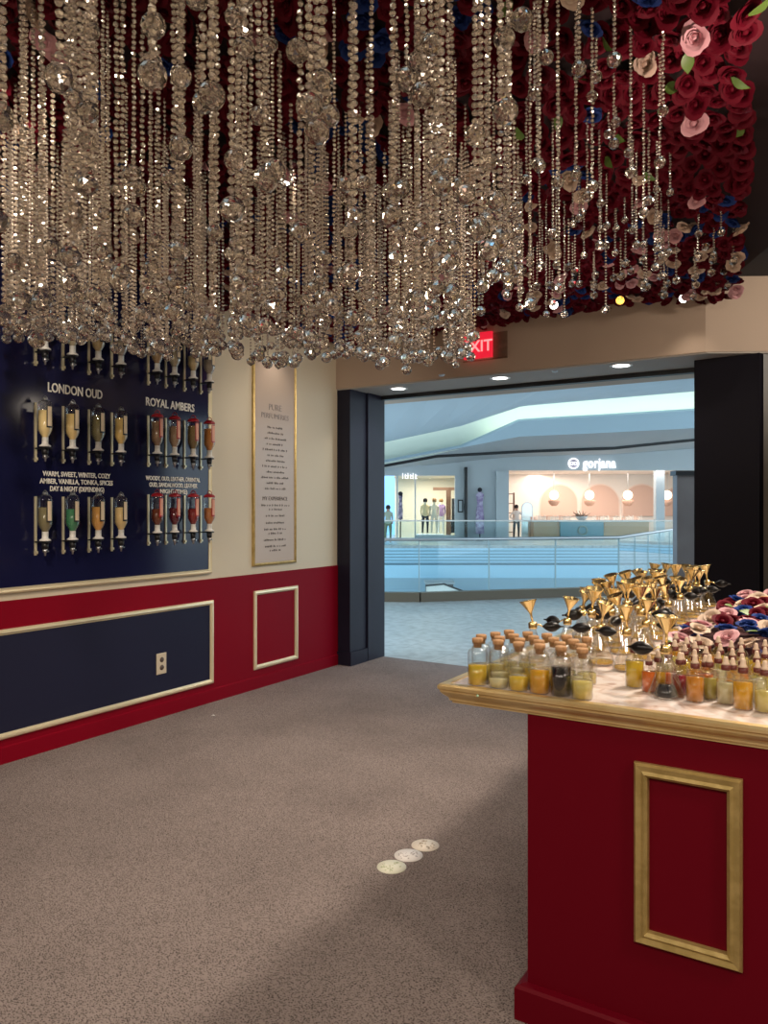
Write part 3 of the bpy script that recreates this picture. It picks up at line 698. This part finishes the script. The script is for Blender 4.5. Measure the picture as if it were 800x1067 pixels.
# solitary hangers that read clearly in the photo: (x, y of ball, depth)
for px, py, f in [(569,70,1.95),(603,75,2.0),(640,63,2.05),(672,62,0)][:3]+[(617,195,2.35),(657,180,2.5),(684,200,3.4),(698,200,3.3),(634,147,3.0),(582,300,2.7),(552,318,2.5),(562,185,2.1),(560,170,2.2),(581,197,2.2),(600,182,2.4),(220,133,1.46),(158,94,1.5),(62,87,1.4),(92,120,1.5),(211,138,1.5),(254,75,1.45),(322,110,1.5),(269,118,1.7),(330,136,1.6),(424,98,1.75),(440,117,1.6),(487,374,3.4),(376,375,3.1),(294,383,3.3),(75,352,2.9),(569,331,3.9),(588,333,3.9),(631,327,4.3),(692,312,4.6),(722,313,5.0),(758,302,5.1),(735,262,4.3)]:
    tryadd(px, f, zfor(py, f), .0)
def zone_s(px):
    for lim, n in [(60,'at the left edge'),(140,'above the left board heading'),(225,'above the right board heading'),(310,'above the tall notice panel'),(400,'above the navy column'),(480,'left of the exit sign'),(530,'around the exit sign'),(600,'over the middle of the doorway'),(690,'over the right of the doorway'),(2000,'near the bulkhead corner')]:
        if px < lim: return n
# the dense curtain
n = 0; tries = 0
while n < 235 and tries < 40000:
    tries += 1
    f = math.sqrt(rs.uniform(1.35**2, 4.2**2)); px = rs.uniform(-25, 545)
    ylow = 352+30*min(1, max(0, px-20)/260) + 5*math.sin(px*.05)
    if px > 500: ylow = 345-(px-500)*.35
    zb = 2.03+.22*max(0,(1.9-f))+.05*math.sin(px*.03+f*2)+abs(rs.gauss(0,.12))
    zb = max(zb, zfor(ylow, f)+abs(rs.gauss(0,.02)))
    if px > 500: zb += rs.uniform(0,.3)
    if tryadd(px, f, zb, .085, 'double' if rs.random() < .42 else None): n += 1
# the short hangers at right
n = 0; tries = 0
while n < 80 and tries < 40000:
    tries += 1
    f = math.sqrt(rs.uniform(2.3**2, 5.6**2)); px = rs.uniform(535, 770)
    lim_y = 322-.12*(px-560)
    if px > 700 and f < 3.9: continue
    zb = rs.uniform(2.70,2.97)-(.15 if px < 590 else 0)-(.15 if rs.random() < .2 else 0)
    y = 530-801*(zb-EYE)/f
    if y > lim_y or y < 55 or (f < 3 and rs.random() < .75): continue
    if tryadd(px, f, zb, .09): n += 1
strands.sort(key=lambda s: s[1])
stuffc = MB()
for i, (px, f, X_, Y_, zb, kind, br) in enumerate(strands[:300]):
    k = kind or ('plain' if rs.random() < .7 and px < 560 else 'fine')
    R_ = (.0275 if rs.random() < .75 else .021) if px < 540 else rs.uniform(.018,.0215)
    if f > 3.2: R_ *= .95
    L_ = ztop-(zb+R_*2.2)
    me, ln = chain(k, max(.04, L_))
    dep = 'front rows' if f < 2.2 else ('middle rows' if f < 3.2 else 'back rows')
    ll = 'long' if L_ > .6 else 'short'
    z_ = zone_s(px)
    t = thing('crystal_strand', '%s clear crystal bead strand, %s, %s' % (ll, dep, z_), 'crystal strand', (X_,Y_,ztop), rs.uniform(0,3.1), '%s crystal strands %s %s' % (ll, dep, z_))
    place('bead_chain', me, t, (0,0,-ln))
    bl = place('crystal_ball', ballme, t, (0,0,-ln-R_*1.15), (rs.uniform(0,3),rs.uniform(0,3),0)); bl.scale = (R_,R_,R_)
    if px < 540 and rs.random() < .75:
        for q in range(rs.choice([1,2])):
            b2 = place('crystal_ball', ballme, t, (rs.uniform(-.03,.03), rs.uniform(-.03,.03), -ln+rs.uniform(-.01,.16)), (rs.uniform(0,3),rs.uniform(0,3),0)); b2.scale = (R_*.85,)*3
# farther hangers past what could be told apart, one mass
n = 0; icov = [tuple(v.co) for v in ico(1).vertices]; icof = [tuple(p.vertices) for p in ballme.polygons]
ic1 = ico(1); icof = [tuple(p.vertices) for p in ic1.polygons]
pts = [(s[1], s) for s in strands[300:]]
tries = 0
while len(pts) < len(strands[300:])+100 and tries < 20000:
    tries += 1
    f = rs.uniform(2.9,4.3); px = rs.uniform(-10,500); u = (px-400)/801; X_ = f*(-SN+u*CS); Y_ = f*(CS+u*SN)
    if X_ < -4.05: continue
    pts.append((f, (px, f, X_, Y_, max(zfor(350+27*min(1,max(0,px-20)/260), f), 2.2)+abs(rs.gauss(0,.12)), None, None)))
for f, (px, f, X_, Y_, zb, kind, br) in pts:
    z = zb+.05
    stuffc.add([tuple(Vector(c)*.0255+Vector((X_,Y_,zb+.0255))) for c in icov], icof, 1)
    while z < ztop:
        r_ = .0078
        stuffc.add([(X_,Y_,z),(X_+r_,Y_,z+r_),(X_,Y_+r_,z+r_),(X_-r_,Y_,z+r_),(X_,Y_-r_,z+r_),(X_,Y_,z+2*r_)],[(0,2,1),(0,3,2),(0,4,3),(0,1,4),(5,1,2),(5,2,3),(5,3,4),(5,4,1)],0)
        z += 2.2*r_
tag(stuffc.build('crystal_curtain', [M['bead'], M['ball']]), 'rearmost crystal bead strands filling the curtain behind the others', 'crystal strands', None, 'stuff')

# ------------------------------------------------------------------ the mall outside (its axes are turned by YAW)
def Sm(mb, name, mats): return mb.build(name, mats, rotz=YAW, kind='structure')
def R(px, f): return (px-400)/801*f
def Zf(y, f): return EYE+(530-y)/801*f
m_wall = mat('pale_facade_paint', (.52,.57,.60), .6)
m_grey = mat('grey_soffit_paint', (.46,.50,.53), .7)
m_blue = mat('cool_white_fascia', (.50,.62,.70), .6)
m_cove = mat('cove_white_paint', (.80,.88,.76), .7)
m_ceil = mat('mall_ceiling_paint', (.60,.70,.78), .7)
m_bandb = mat('glossy_blue_white_panel', (.42,.68,.86), .3)
m_bandg = mat('grey_blue_panel', (.30,.44,.54), .4)
m_line = mat('panel_joint', (.16,.26,.33), .5)
m_joint = mat('glass_joint', (.30,.42,.46), .4)
m_kerb = mat('bronze_grey_kerb', (.14,.115,.085), .4, spec=.3)
# near gallery floor: a polygon following the railing
rail = [(-9.0,12.9),(.573,12.4),(4.08,13.35),(7.35,19.2),(9.5,24.0),(30,26)]
fl = [mall(r,f)[:2] for r,f in rail]
poly = [(-20,6.62),(12,6.62),(18,12)]+[p for p in reversed(fl)]
# keep it simple and convex-safe: build as strips from the threshold to the railing
mb = MB()
near = [(-14.0,6.62),(-4.2,6.62),(-1.0,6.62),(1.4,6.62),(6,6.62),(20,6.62)]
for i in range(5):
    a, b_ = near[i], near[i+1]; c, d = fl[i+1], fl[i]
    mb.add([(a[0],a[1],0),(b_[0],b_[1],0),(c[0],c[1],0),(d[0],d[1],0),(a[0],a[1],-.4),(b_[0],b_[1],-.4),(c[0],c[1],-.4),(d[0],d[1],-.4)],[(0,1,2,3),(7,6,5,4),(2,6,7,3),(0,4,5,1)])
mb.build('floor_gallery', M['malltile'], kind='structure')
# glass balustrade with kerb and handrail
bal = thing('glass_railing', 'glass balustrade with metal handrail along the near side of the atrium', 'railing', mall(.573,12.4), YAW)
def loc_(p): return (p[0]-.573, p[1]-12.4)
kb = MB(); hr = MB()
RL = [loc_(p) for p in rail[:5]]
for i in range(4):
    a, b_ = Vector(RL[i]), Vector(RL[i+1]); d = (b_-a).normalized(); nrm = Vector((-d.y, d.x))*.08
    kb.prism([tuple(a-nrm),tuple(b_-nrm),tuple(b_+nrm),tuple(a+nrm)], 0, .15)
hr.tube([(x,y,1.0) for x,y in RL], .028, 10)
kb.build('kerb', m_kerb, bal); hr.build('handrail', M['steel'], bal)
for i in range(4):
    a, b_ = Vector(RL[i]), Vector(RL[i+1]); L_ = (b_-a).length; nn = max(1, round(L_/1.35)); d = (b_-a).normalized(); nrm = Vector((-d.y,d.x))*.008
    for k in range(nn):
        p = a+(b_-a)*(k/nn)+d*.012; q = a+(b_-a)*((k+1)/nn)-d*.012
        if p.x < -3.2: continue
        MB().prism([tuple(p-nrm),tuple(q-nrm),tuple(q+nrm),tuple(p+nrm)], .14, .98).build('glass_pane', M['railglass'], bal)
        MB().prism([tuple(q-nrm*1.5-d*.004),tuple(q+d*.012-nrm*1.5),tuple(q+d*.012+nrm*1.5),tuple(q-d*.004+nrm*1.5)], .14, .98).build('joint_strip', m_joint, bal)
# far gallery: slab, stepped fascia bands
f0 = 31.5
mb = MB().box((-40,f0,-.12),(40,50,0))
Sm(mb, 'floor_far', M['malltile'])
fas = MB().box((-40,f0-.05,-.72),(40,f0+.2,-.12))
for k in range(4): fas.box((-40,f0-.09,-.24-.13*k),(40,f0-.04,-.215-.13*k),1)
fas.box((-40,f0-.12,-.80),(40,f0+.2,-.72),1).box((-40,f0-.25,-1.32),(40,f0+.2,-.80),0).box((-40,f0-.3,-1.75),(40,f0+.2,-1.32),2).box((-40,f0-.34,-2.6),(40,f0+.2,-1.75),2)
Sm(fas, 'trim_11', [m_bandb, m_line, m_bandg])
Sm(MB().box((-40,11,-5.6),(40,50,-5.4)), 'floor_lower', M['malltile'])
fb = thing('glass_railing', 'glass balustrade with thin rail along the far side of the atrium', 'railing', mall(0,f0+.3), YAW)
MB().tube([(-14,0,1.0),(26,0,1.0)], .03, 8).build('handrail', M['white'], fb)
for k in range(14): MB().box((-8+1.9*k,-.01,0),(-6.13+1.9*k,.01,.97)).build('glass_pane', M['railglass'], fb)
# lower level glimpses
es = thing('escalator', 'white sided escalator seen through the lower part of the railing glass', 'escalator', mall(R(468,28),28,-3.4), YAW)
MB().add([(-.8,0,2.05),(-.2,0,2.12),(.75,0,1.75),(.75,0,1.45),(-.8,0,1.6),(-.8,.9,2.05),(-.2,.9,2.12),(.75,.9,1.75),(.75,.9,1.45),(-.8,.9,1.6)],[(4,3,2,1,0),(5,6,7,8,9),(0,1,6,5),(1,2,7,6),(2,3,8,7)]).build('side_panel', M['white'], es)
MB().tube([(-.85,-.03,2.1),(-.2,-.03,2.16),(.75,-.03,1.8),(.82,-.03,1.6)], .035, 8).build('handrail', M['black'], es)
kz = thing('kiosk', 'dark kiosk on the lower level behind the railing glass', 'kiosk', mall(R(457,29),29,-2.5), YAW)
MB().box((-.45,0,0),(.55,1,1.15)).build('body', mat('dark_kiosk', (.05,.05,.05), .5), kz)
MB().box((-.5,-.05,1.15),(.6,1.05,1.22)).build('top', m_grey, kz)

# facade
F = 36.0
def wallbox(px0, px1, y0, y1, f, th=.3):    # y0 top, y1 bottom in photo rows
    return MB().box((R(px0,f), f, Zf(y1,f)), (R(px1,f), f+th, Zf(y0,f)))
ftop = Zf(461,F)
fac = MB()
fac.box((R(399,F)-1,F,3.05),(R(487,F),F+.3,4.9)).box((R(487,F),F,0),(R(530,F),F+.3,4.9)).box((R(530,F),F,Zf(490,F)),(R(800,F),F+.3,4.9)).box((R(683,F),F-.05,0),(R(692,F),F+.3,Zf(490,F))).box((R(516,F),F-.25,0),(R(529,F),F,Zf(491,F)))
Sm(fac, 'wall_far', m_wall)
Sm(MB().box((R(483.5,F),F-.35,0),(R(486,F),F,Zf(487,F))), 'trim_12', M['black'])
# store sign: ring logo and name
sg = thing('shop_sign', 'white illuminated shop sign with round logo on the far fascia, above the jewellery shop', 'sign', mall(R(614,F),F-.02,Zf(483,F)), YAW)
m_sign = mat('lit_sign_white', (1,1,1), .5, emit=(1,.95,.97), es=1.0)
text('lettering', 'gorjana', .66, m_sign, (.45,-.05,.0), (PI/2,0,0), sg, .03, bold=.008, space=1.05, fit=1.55)
mt = Matrix.Translation((-.76,-.02,.0)) @ Matrix.Rotation(PI/2,4,'X')
lg = MB().lathe([(.20,0),(.26,0),(.26,.06),(.20,.06),(.20,0)], 28, cap=False, mtx=mt)
for dx in (-.08,.08): lg.lathe([(.05,0),(.085,0),(.085,.06),(.05,.06),(.05,0)], 16, cap=False, mtx=Matrix.Translation((dx,0,0)) @ mt)
lg.lathe([(.0001,.0),(.20,0),(.20,.02),(.0001,.02)], 24, cap=False, mtx=mt, mi=1)
lg.build('logo', [m_sign, mat('logo_ground', (.45,.42,.50), .5)], sg)

# jewellery shop interior
m_int = mat('warm_white_plaster', (.84,.74,.66), .6)
m_pink = mat('blush_plaster', (.72,.47,.37), .7)
g0, g1, gb = R(528,F), R(790,F), 41.5
zt = Zf(490,F)+.05
Sm(MB().box((g0-.3,gb,0),(g1,gb+.2,zt+.4)), 'wall_jewellery_back', m_int)
Sm(MB().box((g0-.5,F+.3,0),(g0-.25,gb,zt+.4)), 'wall_jewellery_left', m_int)
Sm(MB().box((g1,F+.3,0),(g1+.2,gb,zt+.4)), 'wall_jewellery_right', m_int)
Sm(MB().box((g0-.5,F+.3,zt),(g1+.2,gb+.2,zt+.2)), 'ceiling_jewellery', m_int)
lamp('AREA', 'shop_lamp', mall(R(620,38.5),38.4,zt-.05), 360, (1,.90,.80), mall(R(620,38.5),38.4,0), 8, sizey=3)
lamp('AREA', 'shop_lamp', mall(R(450,38),38.2,3.0), 220, (1,.88,.74), mall(R(450,38),38.2,0), 2.5, sizey=2)
for i, (a, b_) in enumerate([(562,602),(604,645.5),(647.5,689),(691,733)]):
    x0, x1 = R(a,gb), R(b_,gb); w_ = (x1-x0)/2; cx = (x0+x1)/2; zb_ = 1.1; zc = Zf(504,gb)-w_
    pts_ = [(cx+w_*math.cos(PI*k/20), zc+w_*math.sin(PI*k/20)) for k in range(21)]
    def arch(s_, th): 
        pp = [(cx+(p[0]-cx)*s_, zc+(p[1]-zc)*s_) for p in pts_]+[(cx-w_*s_, zb_),(cx+w_*s_, zb_)]
        return MB().prism([(p[0]-cx,p[1]) for p in pp], 0, th, mtx=Matrix.Rotation(PI/2,4,'X'))
    t = thing('arched_niche', 'blush pink arched panel on the shop back wall, %s from left' % ORD[i], 'wall panel', mall(cx,gb,0), YAW, 'arched panels inside the far shop')
    arch(1.0,.05).build('arch_trim', mat('arch_rim', (.85,.66,.56), .6), t); arch(.93,.08).build('arch_face', m_pink, t)
    pl = thing('pendant_lamp', 'round glowing pendant lamp in front of the %s pink arch from left' % ORD[i], 'pendant lamp', mall(R([577,614,654,695][i],39),39,Zf(516,39)), YAW, 'pendant lamps inside the far shop')
    MB().ball((0,0,0), .24, 14, 10).build('globe', mat('lit_globe', (1,.9,.75), .5, emit=(1,.78,.58), es=1.6), pl)
    MB().tube([(0,0,.22),(0,0,zt-Zf(516,39))], .012, 6).build('cord', M['steel'], pl)
    MB().lathe([(.12,-.55),(.25,-.42),(.30,-.28),(.27,-.24),(.1,-.4)], 16, cap=False).build('woven_shade', mat('woven_shade', (.62,.36,.26), .8), pl)
cn_ = thing('shop_counter', 'long shop counter with blue centre panel inside the far jewellery shop', 'counter', mall(R(606,37.2),37.2,0), YAW)
def rl(px): return R(px,37.2)-R(606,37.2)
MB().box((rl(556),0,0),(rl(583),.9,.86)).box((rl(628),0,0),(rl(676),.9,.86)).build('wood_front', mat('pale_oak', (.58,.43,.28), .6), cn_)
MB().box((rl(583),-.15,0),(rl(628),.9,.86)).build('blue_front', mat('slate_blue_panel', (.16,.34,.42), .5), cn_)
MB().box((rl(555),-.2,.86),(rl(677),1.0,.93)).build('worktop', M['white'], cn_)
MB().lathe([(.17,0),(.24,0),(.24,.03),(.17,.03),(.17,0)], 20, cap=False, mtx=Matrix.Translation((0,-.16,.45)) @ Matrix.Rotation(PI/2,4,'X')).build('round_emblem', mat('brass_grey', (.22,.32,.30), .5), cn_)
rr = random.Random(8)
for k in range(26):
    px = 559+4.4*k
    if 597 < px < 617: continue
    o = MB().box((-.07,-.04,0),(-.01,.04,.14+rr.uniform(0,.1))).lathe([(.07,0),(.05,.02),(.03,.2),(.06,.24),(.0001,.25)],8, mtx=Matrix.Translation((.06,0,0)) @ Matrix.Diagonal((.5,.5,1,1))).build('jewellery_stand', m_int if k%3 else m_pink, None, mall(R(px,37.2),37.5,.93), YAW)
    tag(o, 'small pale jewellery stand on the far shop counter', 'stand', 'jewellery stands on the far shop counter')
br = thing('branch_arrangement', 'dry driftwood arrangement in a bowl on the far shop counter', 'decoration', mall(R(607,37.2),37.4,.93), YAW)
MB().lathe([(.12,0),(.25,.08),(.3,.2),(.28,.2),(.1,.04)],14,cap=False).build('bowl', m_grey, br)
b = MB()
for k in range(26):
    a = rr.uniform(0,2*PI); l = rr.uniform(.3,.62)
    b.tube([(0,0,.12),(l*.5*math.cos(a),l*.3*math.sin(a),.2+rr.uniform(0,.12)),(l*math.cos(a),l*.5*math.sin(a),.2+rr.uniform(-.02,.3))],[.03,.025,.008],5)
b.build('branches', mat('dry_brown_branch', (.22,.15,.11), .8), br)
mi = thing('arched_mirror', 'tall arched floor mirror at the left inside the far jewellery shop', 'mirror', mall(R(549,38),38,0), YAW)
pa = [(.28*math.cos(PI*k/12), 1.55+.28*math.sin(PI*k/12)) for k in range(13)]+[(-.28,.1),(.28,.1)]
MB().prism(pa,0,.05,mtx=Matrix.Rotation(PI/2,4,'X')).build('frame', M['steel'], mi)
MB().prism([(p[0]*.86,p[1]*.98) for p in pa],0,.06,mtx=Matrix.Rotation(PI/2,4,'X')).build('mirror_glass', mat('mirror_face', (.62,.60,.56), .1, .9), mi)
sh = thing('display_shelf', 'narrow wooden display shelf at the left side of the far jewellery shop', 'shelf', mall(R(532,38.5),38.5,0), YAW)
b = MB().box((-.2,0,0),(-.16,.3,2.3)).box((.16,0,0),(.2,.3,2.3))
for k in range(5): b.box((-.16,0,.3+.48*k),(.16,.3,.34+.48*k))
b.build('shelf_frame', mat('walnut', (.25,.15,.10), .6), sh)

# people and mannequins
def figure(name, label, cat, r, f, h, top, bottom, skin, hair=None, arms='down', face=0, z=0, dress=False):
    t = thing(name, label, cat, mall(r,f,z), YAW+face)
    s = h/1.7
    me = D.meshes.new('body'); P_ = [(0,0,.92),(0,0,1.15),(0,0,1.38),(0,0,1.47),(0,-.01,1.60),
        (.10,0,.88),(.11,-.01,.48),(.11,.02,.06),(.11,-.10,.03),(-.10,0,.88),(-.12,0,.48),(-.13,.02,.06),(-.13,-.10,.03),
        (.17,0,1.36),(.20,.02,1.10),(.19,-.06,.86),(-.17,0,1.36),(-.21,.02,1.10),(-.19,-.06,.86)]
    if arms == 'hip': P_[14] = (.34,.02,1.12); P_[15] = (.17,-.08,1.0); P_[17] = (-.34,.02,1.12); P_[18] = (-.17,-.08,1.0)
    Ed = [(0,1),(1,2),(2,3),(3,4),(0,5),(5,6),(6,7),(7,8),(0,9),(9,10),(10,11),(11,12),(2,13),(13,14),(14,15),(2,16),(16,17),(17,18)]
    rad = [.13,.115,.13,.05,.095,.095,.062,.04,.03,.095,.062,.04,.03,.055,.042,.028,.055,.042,.028]
    me.from_pydata([(x*s,y*s,z_*s) for x,y,z_ in P_], Ed, [])
    o = D.objects.new('body', me); C.objects.link(o)
    md = o.modifiers.new('skin','SKIN')
    for i, v in enumerate(me.skin_vertices[0].data if me.skin_vertices else []): v.radius = (rad[i]*s, rad[i]*s)
    if not me.skin_vertices:
        me.attributes.new
    o.modifiers.new('sub','SUBSURF').levels = 1
    bpy.context.view_layer.update()
    em = D.meshes.new_from_object(o.evaluated_get(bpy.context.evaluated_depsgraph_get())); D.objects.remove(o)
    em.materials.clear()
    for m_ in (skin, top, bottom): em.materials.append(m_)
    for p in em.polygons:
        c = p.center/s; p.use_smooth = True
        if c.z > 1.45: p.material_index = 0
        elif c.z > .92: p.material_index = 1 if not (abs(c.x) > .17 and c.z < 1.0) else 0
        elif c.z > .08: p.material_index = 0 if (abs(c.x) > .165 and c.z > .7) else (1 if dress and c.z > .3 else 2)
        else: p.material_index = 0
    place('body', em, t)
    if hair: MB().ball((0,.025*s,1.63*s), .11*s, 10, 8, sq=(1,1,1.1)).build('hair', hair, t)
    return t
def pm(n, c): return mat(n, c, .8)
skin = pm('skin', (.55,.33,.24)); dk = pm('dark_hair', (.03,.02,.02)); mnq = pm('mannequin_cream', (.75,.65,.52)); blk = pm('black_trousers', (.02,.02,.03)); 
try:
    figure('mannequin', 'shop window mannequin in a pale yellow top and black trousers', 'mannequin', R(443,37.3), 37.3, 1.72, pm('yellow_top',(.80,.62,.36)), blk, mnq, dk, z=.25)
    figure('mannequin', 'shop window mannequin in a long cream coat between the other two', 'mannequin', R(452.5,37.3), 37.3, 1.72, pm('cream_coat',(.80,.70,.56)), pm('cream_skirt',(.76,.66,.55)), mnq, pm('ginger_hair',(.35,.18,.08)), z=.25)
    figure('mannequin', 'shop window mannequin in a lilac cardigan and white trousers', 'mannequin', R(459.5,37.9), 37.9, 1.72, pm('lilac_cardigan',(.42,.28,.50)), pm('white_trousers',(.8,.78,.75)), mnq, pm('ginger_hair_two',(.35,.18,.08)), z=.25)
    figure('person', 'person with dark hair in a white top, hands on hips, inside the jewellery shop', 'person', R(538,38), 38, 1.66, pm('white_top',(.85,.78,.75)), blk, skin, dk, 'hip')
    figure('person', 'person in pale clothes walking at the far left of the gallery', 'person', R(404.3,34), 34, 1.62, pm('sage_top',(.45,.50,.40)), pm('olive_trousers',(.25,.28,.18)), skin, dk)
except Exception as ex_: print('FIGURE', ex_)
# left clothes shop
fz = 40.5
Sm(MB().box((R(413,F),fz,0),(R(487,F),fz+.2,3.6)).box((R(487,F)-.1,F+.3,0),(R(487,F),fz,3.6)).box((R(412,F),F+.3,3.1),(R(487,F),fz,3.3)), 'wall_clothes_shop', mat('beige_plaster', (.66,.58,.46), .7))
Sm(MB().box((R(413,F),F,0),(R(414.5,F),F+.15,3.05)).box((R(432,F),F,0),(R(433.2,F),F+.15,3.05)).box((R(474,F),F,0),(R(484,F),F+.2,3.05)).box((R(433,F),F,0),(R(474,F),F+.1,.25)), 'window_1', m_wall)
Sm(MB().box((R(414,F),F+.04,.1),(R(474,F),F+.06,3.05)), 'window_2', M['railglass'])
dp = thing('display_platform', 'low window platform under the mannequins in the clothes shop', 'platform', mall(R(453,37.3),37.3,0), YAW)
MB().box((-.85,-.5,0),(.46,.9,.25)).build('step', m_wall, dp)
dr = thing('shop_door', 'open wooden door with dark clothes rail in the clothes shop window', 'door', mall(R(466,37.8),37.8,0), YAW)
MB().box((-.05,0,0),(.18,.1,2.5)).box((-.7,0,2.4),(.5,.1,2.55)).build('door_frame', mat('brown_wood', (.20,.10,.06), .6), dr)
MB().box((.25,.1,.5),(.42,.5,2.0)).box((.2,.1,.3),(.5,.5,.9)).build('dark_clothes', blk, dr)
sg2 = thing('shop_sign', 'white illuminated clothes shop sign on the far left fascia', 'sign', mall(R(426.5,F),F-.02,Zf(496,F)), YAW)
b = MB()
for k, (hh, w_) in enumerate([(.26,.03),(.22,.09),(.26,.03),(.20,.10),(.26,.04),(.22,.09)]):   # unreadable letters: upright strokes and rounds
    x = -.31+.12*k
    b.box((x-.02,-.1,-.13),(x+.012,-.06,-.13+hh)).box((x-.02,-.1,-.13),(x-.02+w_,-.06,-.10)).box((x-.02,-.1,-.01),(x-.02+w_,-.06,.02))
b.build('lettering', m_sign, sg2)
pb = thing('menu_board', 'small framed notice beside the clothes shop window', 'sign', mall(R(479.5,F),F-.02,Zf(534,F)), YAW)
MB().box((-.12,-.06,0),(.12,0,.6)).build('frame', M['black'], pb); MB().box((-.07,-.07,.06),(.07,-.055,.54)).build('notice', m_wall, pb)
# floral dress display on pale wall, and the one at the corner
def floral(name, c):
    m = mat(name, c[0], .8, noise=(7, c[1], 5)); return m
for (px, wpx, y0, y1, lab, cc) in [(499,9,508,556,'tall lilac floral dress displayed on the pale facade between the shops',((.30,.22,.42),(.62,.56,.72))),(417,5,512,541,'narrow floral banner at the left corner of the clothes shop',((.12,.10,.20),(.65,.55,.65)))]:
    t = thing('dress_display', lab, 'display', mall(R(px,F),F-.3,0), YAW)
    hw = R(400+wpx/2,F); zt_ = Zf(y0,F); zb_ = Zf(y1,F)
    h_ = zt_-zb_
    MB().lathe([(hw*.95,zb_),(hw*1.0,zb_+h_*.3),(hw*.8,zb_+h_*.55),(hw*.62,zb_+h_*.66),(hw*.95,zb_+h_*.84),(hw*.35,zb_+h_*.9),(.05,zb_+h_*.92)], 14, mtx=Matrix.Diagonal((1,.45,1,1))).build('dress', floral('floral_fabric', cc), t)
    MB().ball((0,0,zt_-.12), .11, 10, 8).lathe([(.18,0),(.18,.03),(.03,.04),(.03,zb_+.05)], 12).build('stand', blk, t)
# bright glazed end at far left
Sm(MB().box((-16,44,0),(R(416,F),44.2,6)), 'window_3', mat('daylit_window_panel', (.25,.5,.8), .4, emit=(.30,.62,.95), es=.7))

# ceilings of the mall: lines followed across the view, each with its own depth
A_ = [(330,505),(400,484),(455,474),(540,469.3),(640,465.5),(690,460.3),(727,456.6),(860,446)]
B_ = [(330,503),(400,482),(480,466.5),(540,455),(640,450.5),(727,446),(860,440)]
C_ = [(330,502.5),(400,481.5),(480,466),(542,438.5),(640,433),(727,427.5),(860,420)]
D_ = [(330,480),(400,461),(480,444),(542,423.5),(640,415),(727,407.5),(860,397)]
def samp(line, px):
    for (x0,y0),(x1,y1) in zip(line, line[1:]):
        if x0 <= px <= x1: return y0+(y1-y0)*(px-x0)/(x1-x0)
    return line[-1][1]
xs = [330,365,400,430,455,480,510,541,570,605,640,665,690,727,790,860]
def P3(line, px, f, dy=0): return (R(px,f), f, Zf(samp(line,px)+dy, f))
def ribbon(l0, f0_, d0, l1, f1_, d1, name, m, thick=.25):
    vs = []
    for px in xs: vs += [P3(l0,px,f0_,d0), P3(l1,px,f1_,d1)]
    n_ = len(xs); fs = [(2*i,2*i+2,2*i+3,2*i+1) for i in range(n_-1)]
    b_ = [(x,y+thick,z+thick*.5) for x,y,z in vs]
    fs += [(2*n_+2*i+1,2*n_+2*i+3,2*n_+2*i+2,2*n_+2*i) for i in range(n_-1)]
    fs += [(2*i+1,2*i+3,2*n_+2*i+3,2*n_+2*i+1) for i in range(n_-1)]+[(2*n_+2*i,2*n_+2*i+2,2*i+2,2*i) for i in range(n_-1)]
    Sm(MB().add(vs+b_, fs), name, m)
G_ = [(330,503),(399,488),(455,484),(530,476),(640,473.5),(700,469),(860,458)]
ribbon(G_, 36, 0, A_, 33.2, 3, 'trim_13', m_grey, .02)
ribbon(A_, 33.1, 3, A_, 33.1, 0, 'trim_14', M['black'])
ribbon(A_, 33.1, 0, B_, 29.5, 0, 'trim_15', m_grey, .05)
ribbon(B_, 29.45, 0, C_, 29.45, 0, 'trim_16', m_blue, .2)
ribbon(C_, 30.4, 2, D_, 30.4, -1.5, 'trim_17', m_cove, .2)
# ceiling from the cove towards the shop
vs = []
for px in xs: vs += [P3(D_,px,30.2,0), (R(px,30.2)*.62, 9.0, 3.25)]
n_ = len(xs); top_ = [(x,y,z+.2) for x,y,z in vs]
Sm(MB().add(vs+top_, [(2*i,2*i+2,2*i+3,2*i+1) for i in range(n_-1)]+[(2*n_+2*i+1,2*n_+2*i+3,2*n_+2*i+2,2*n_+2*i) for i in range(n_-1)]), 'ceiling_mall', m_ceil)
for i in range(4):
    a, b_ = 8.5, 0
xs = [x for x in xs if x >= 510]
ribbon(C_, 29.72, 1.4, C_, 29.95, 3.2, 'trim_18', mat('cove_light_strip', (1,1,1), .5, emit=(.90,1,.80), es=4.5), .02)
# bronze display slab just outside the entrance
ds = thing('display_slab', 'tall grey brown display slab with black cap outside the entrance', 'display stand', mall(R(724,8.3),8.3,0), YAW)
MB().box((-.195,0,0),(.3,.12,1.86)).build('slab', mat('taupe_laminate', (.13,.11,.11), .4, noise=(2,(.16,.14,.14))), ds)
MB().box((-.215,-.02,1.86),(.32,.14,1.91)).build('cap', M['black'], ds)
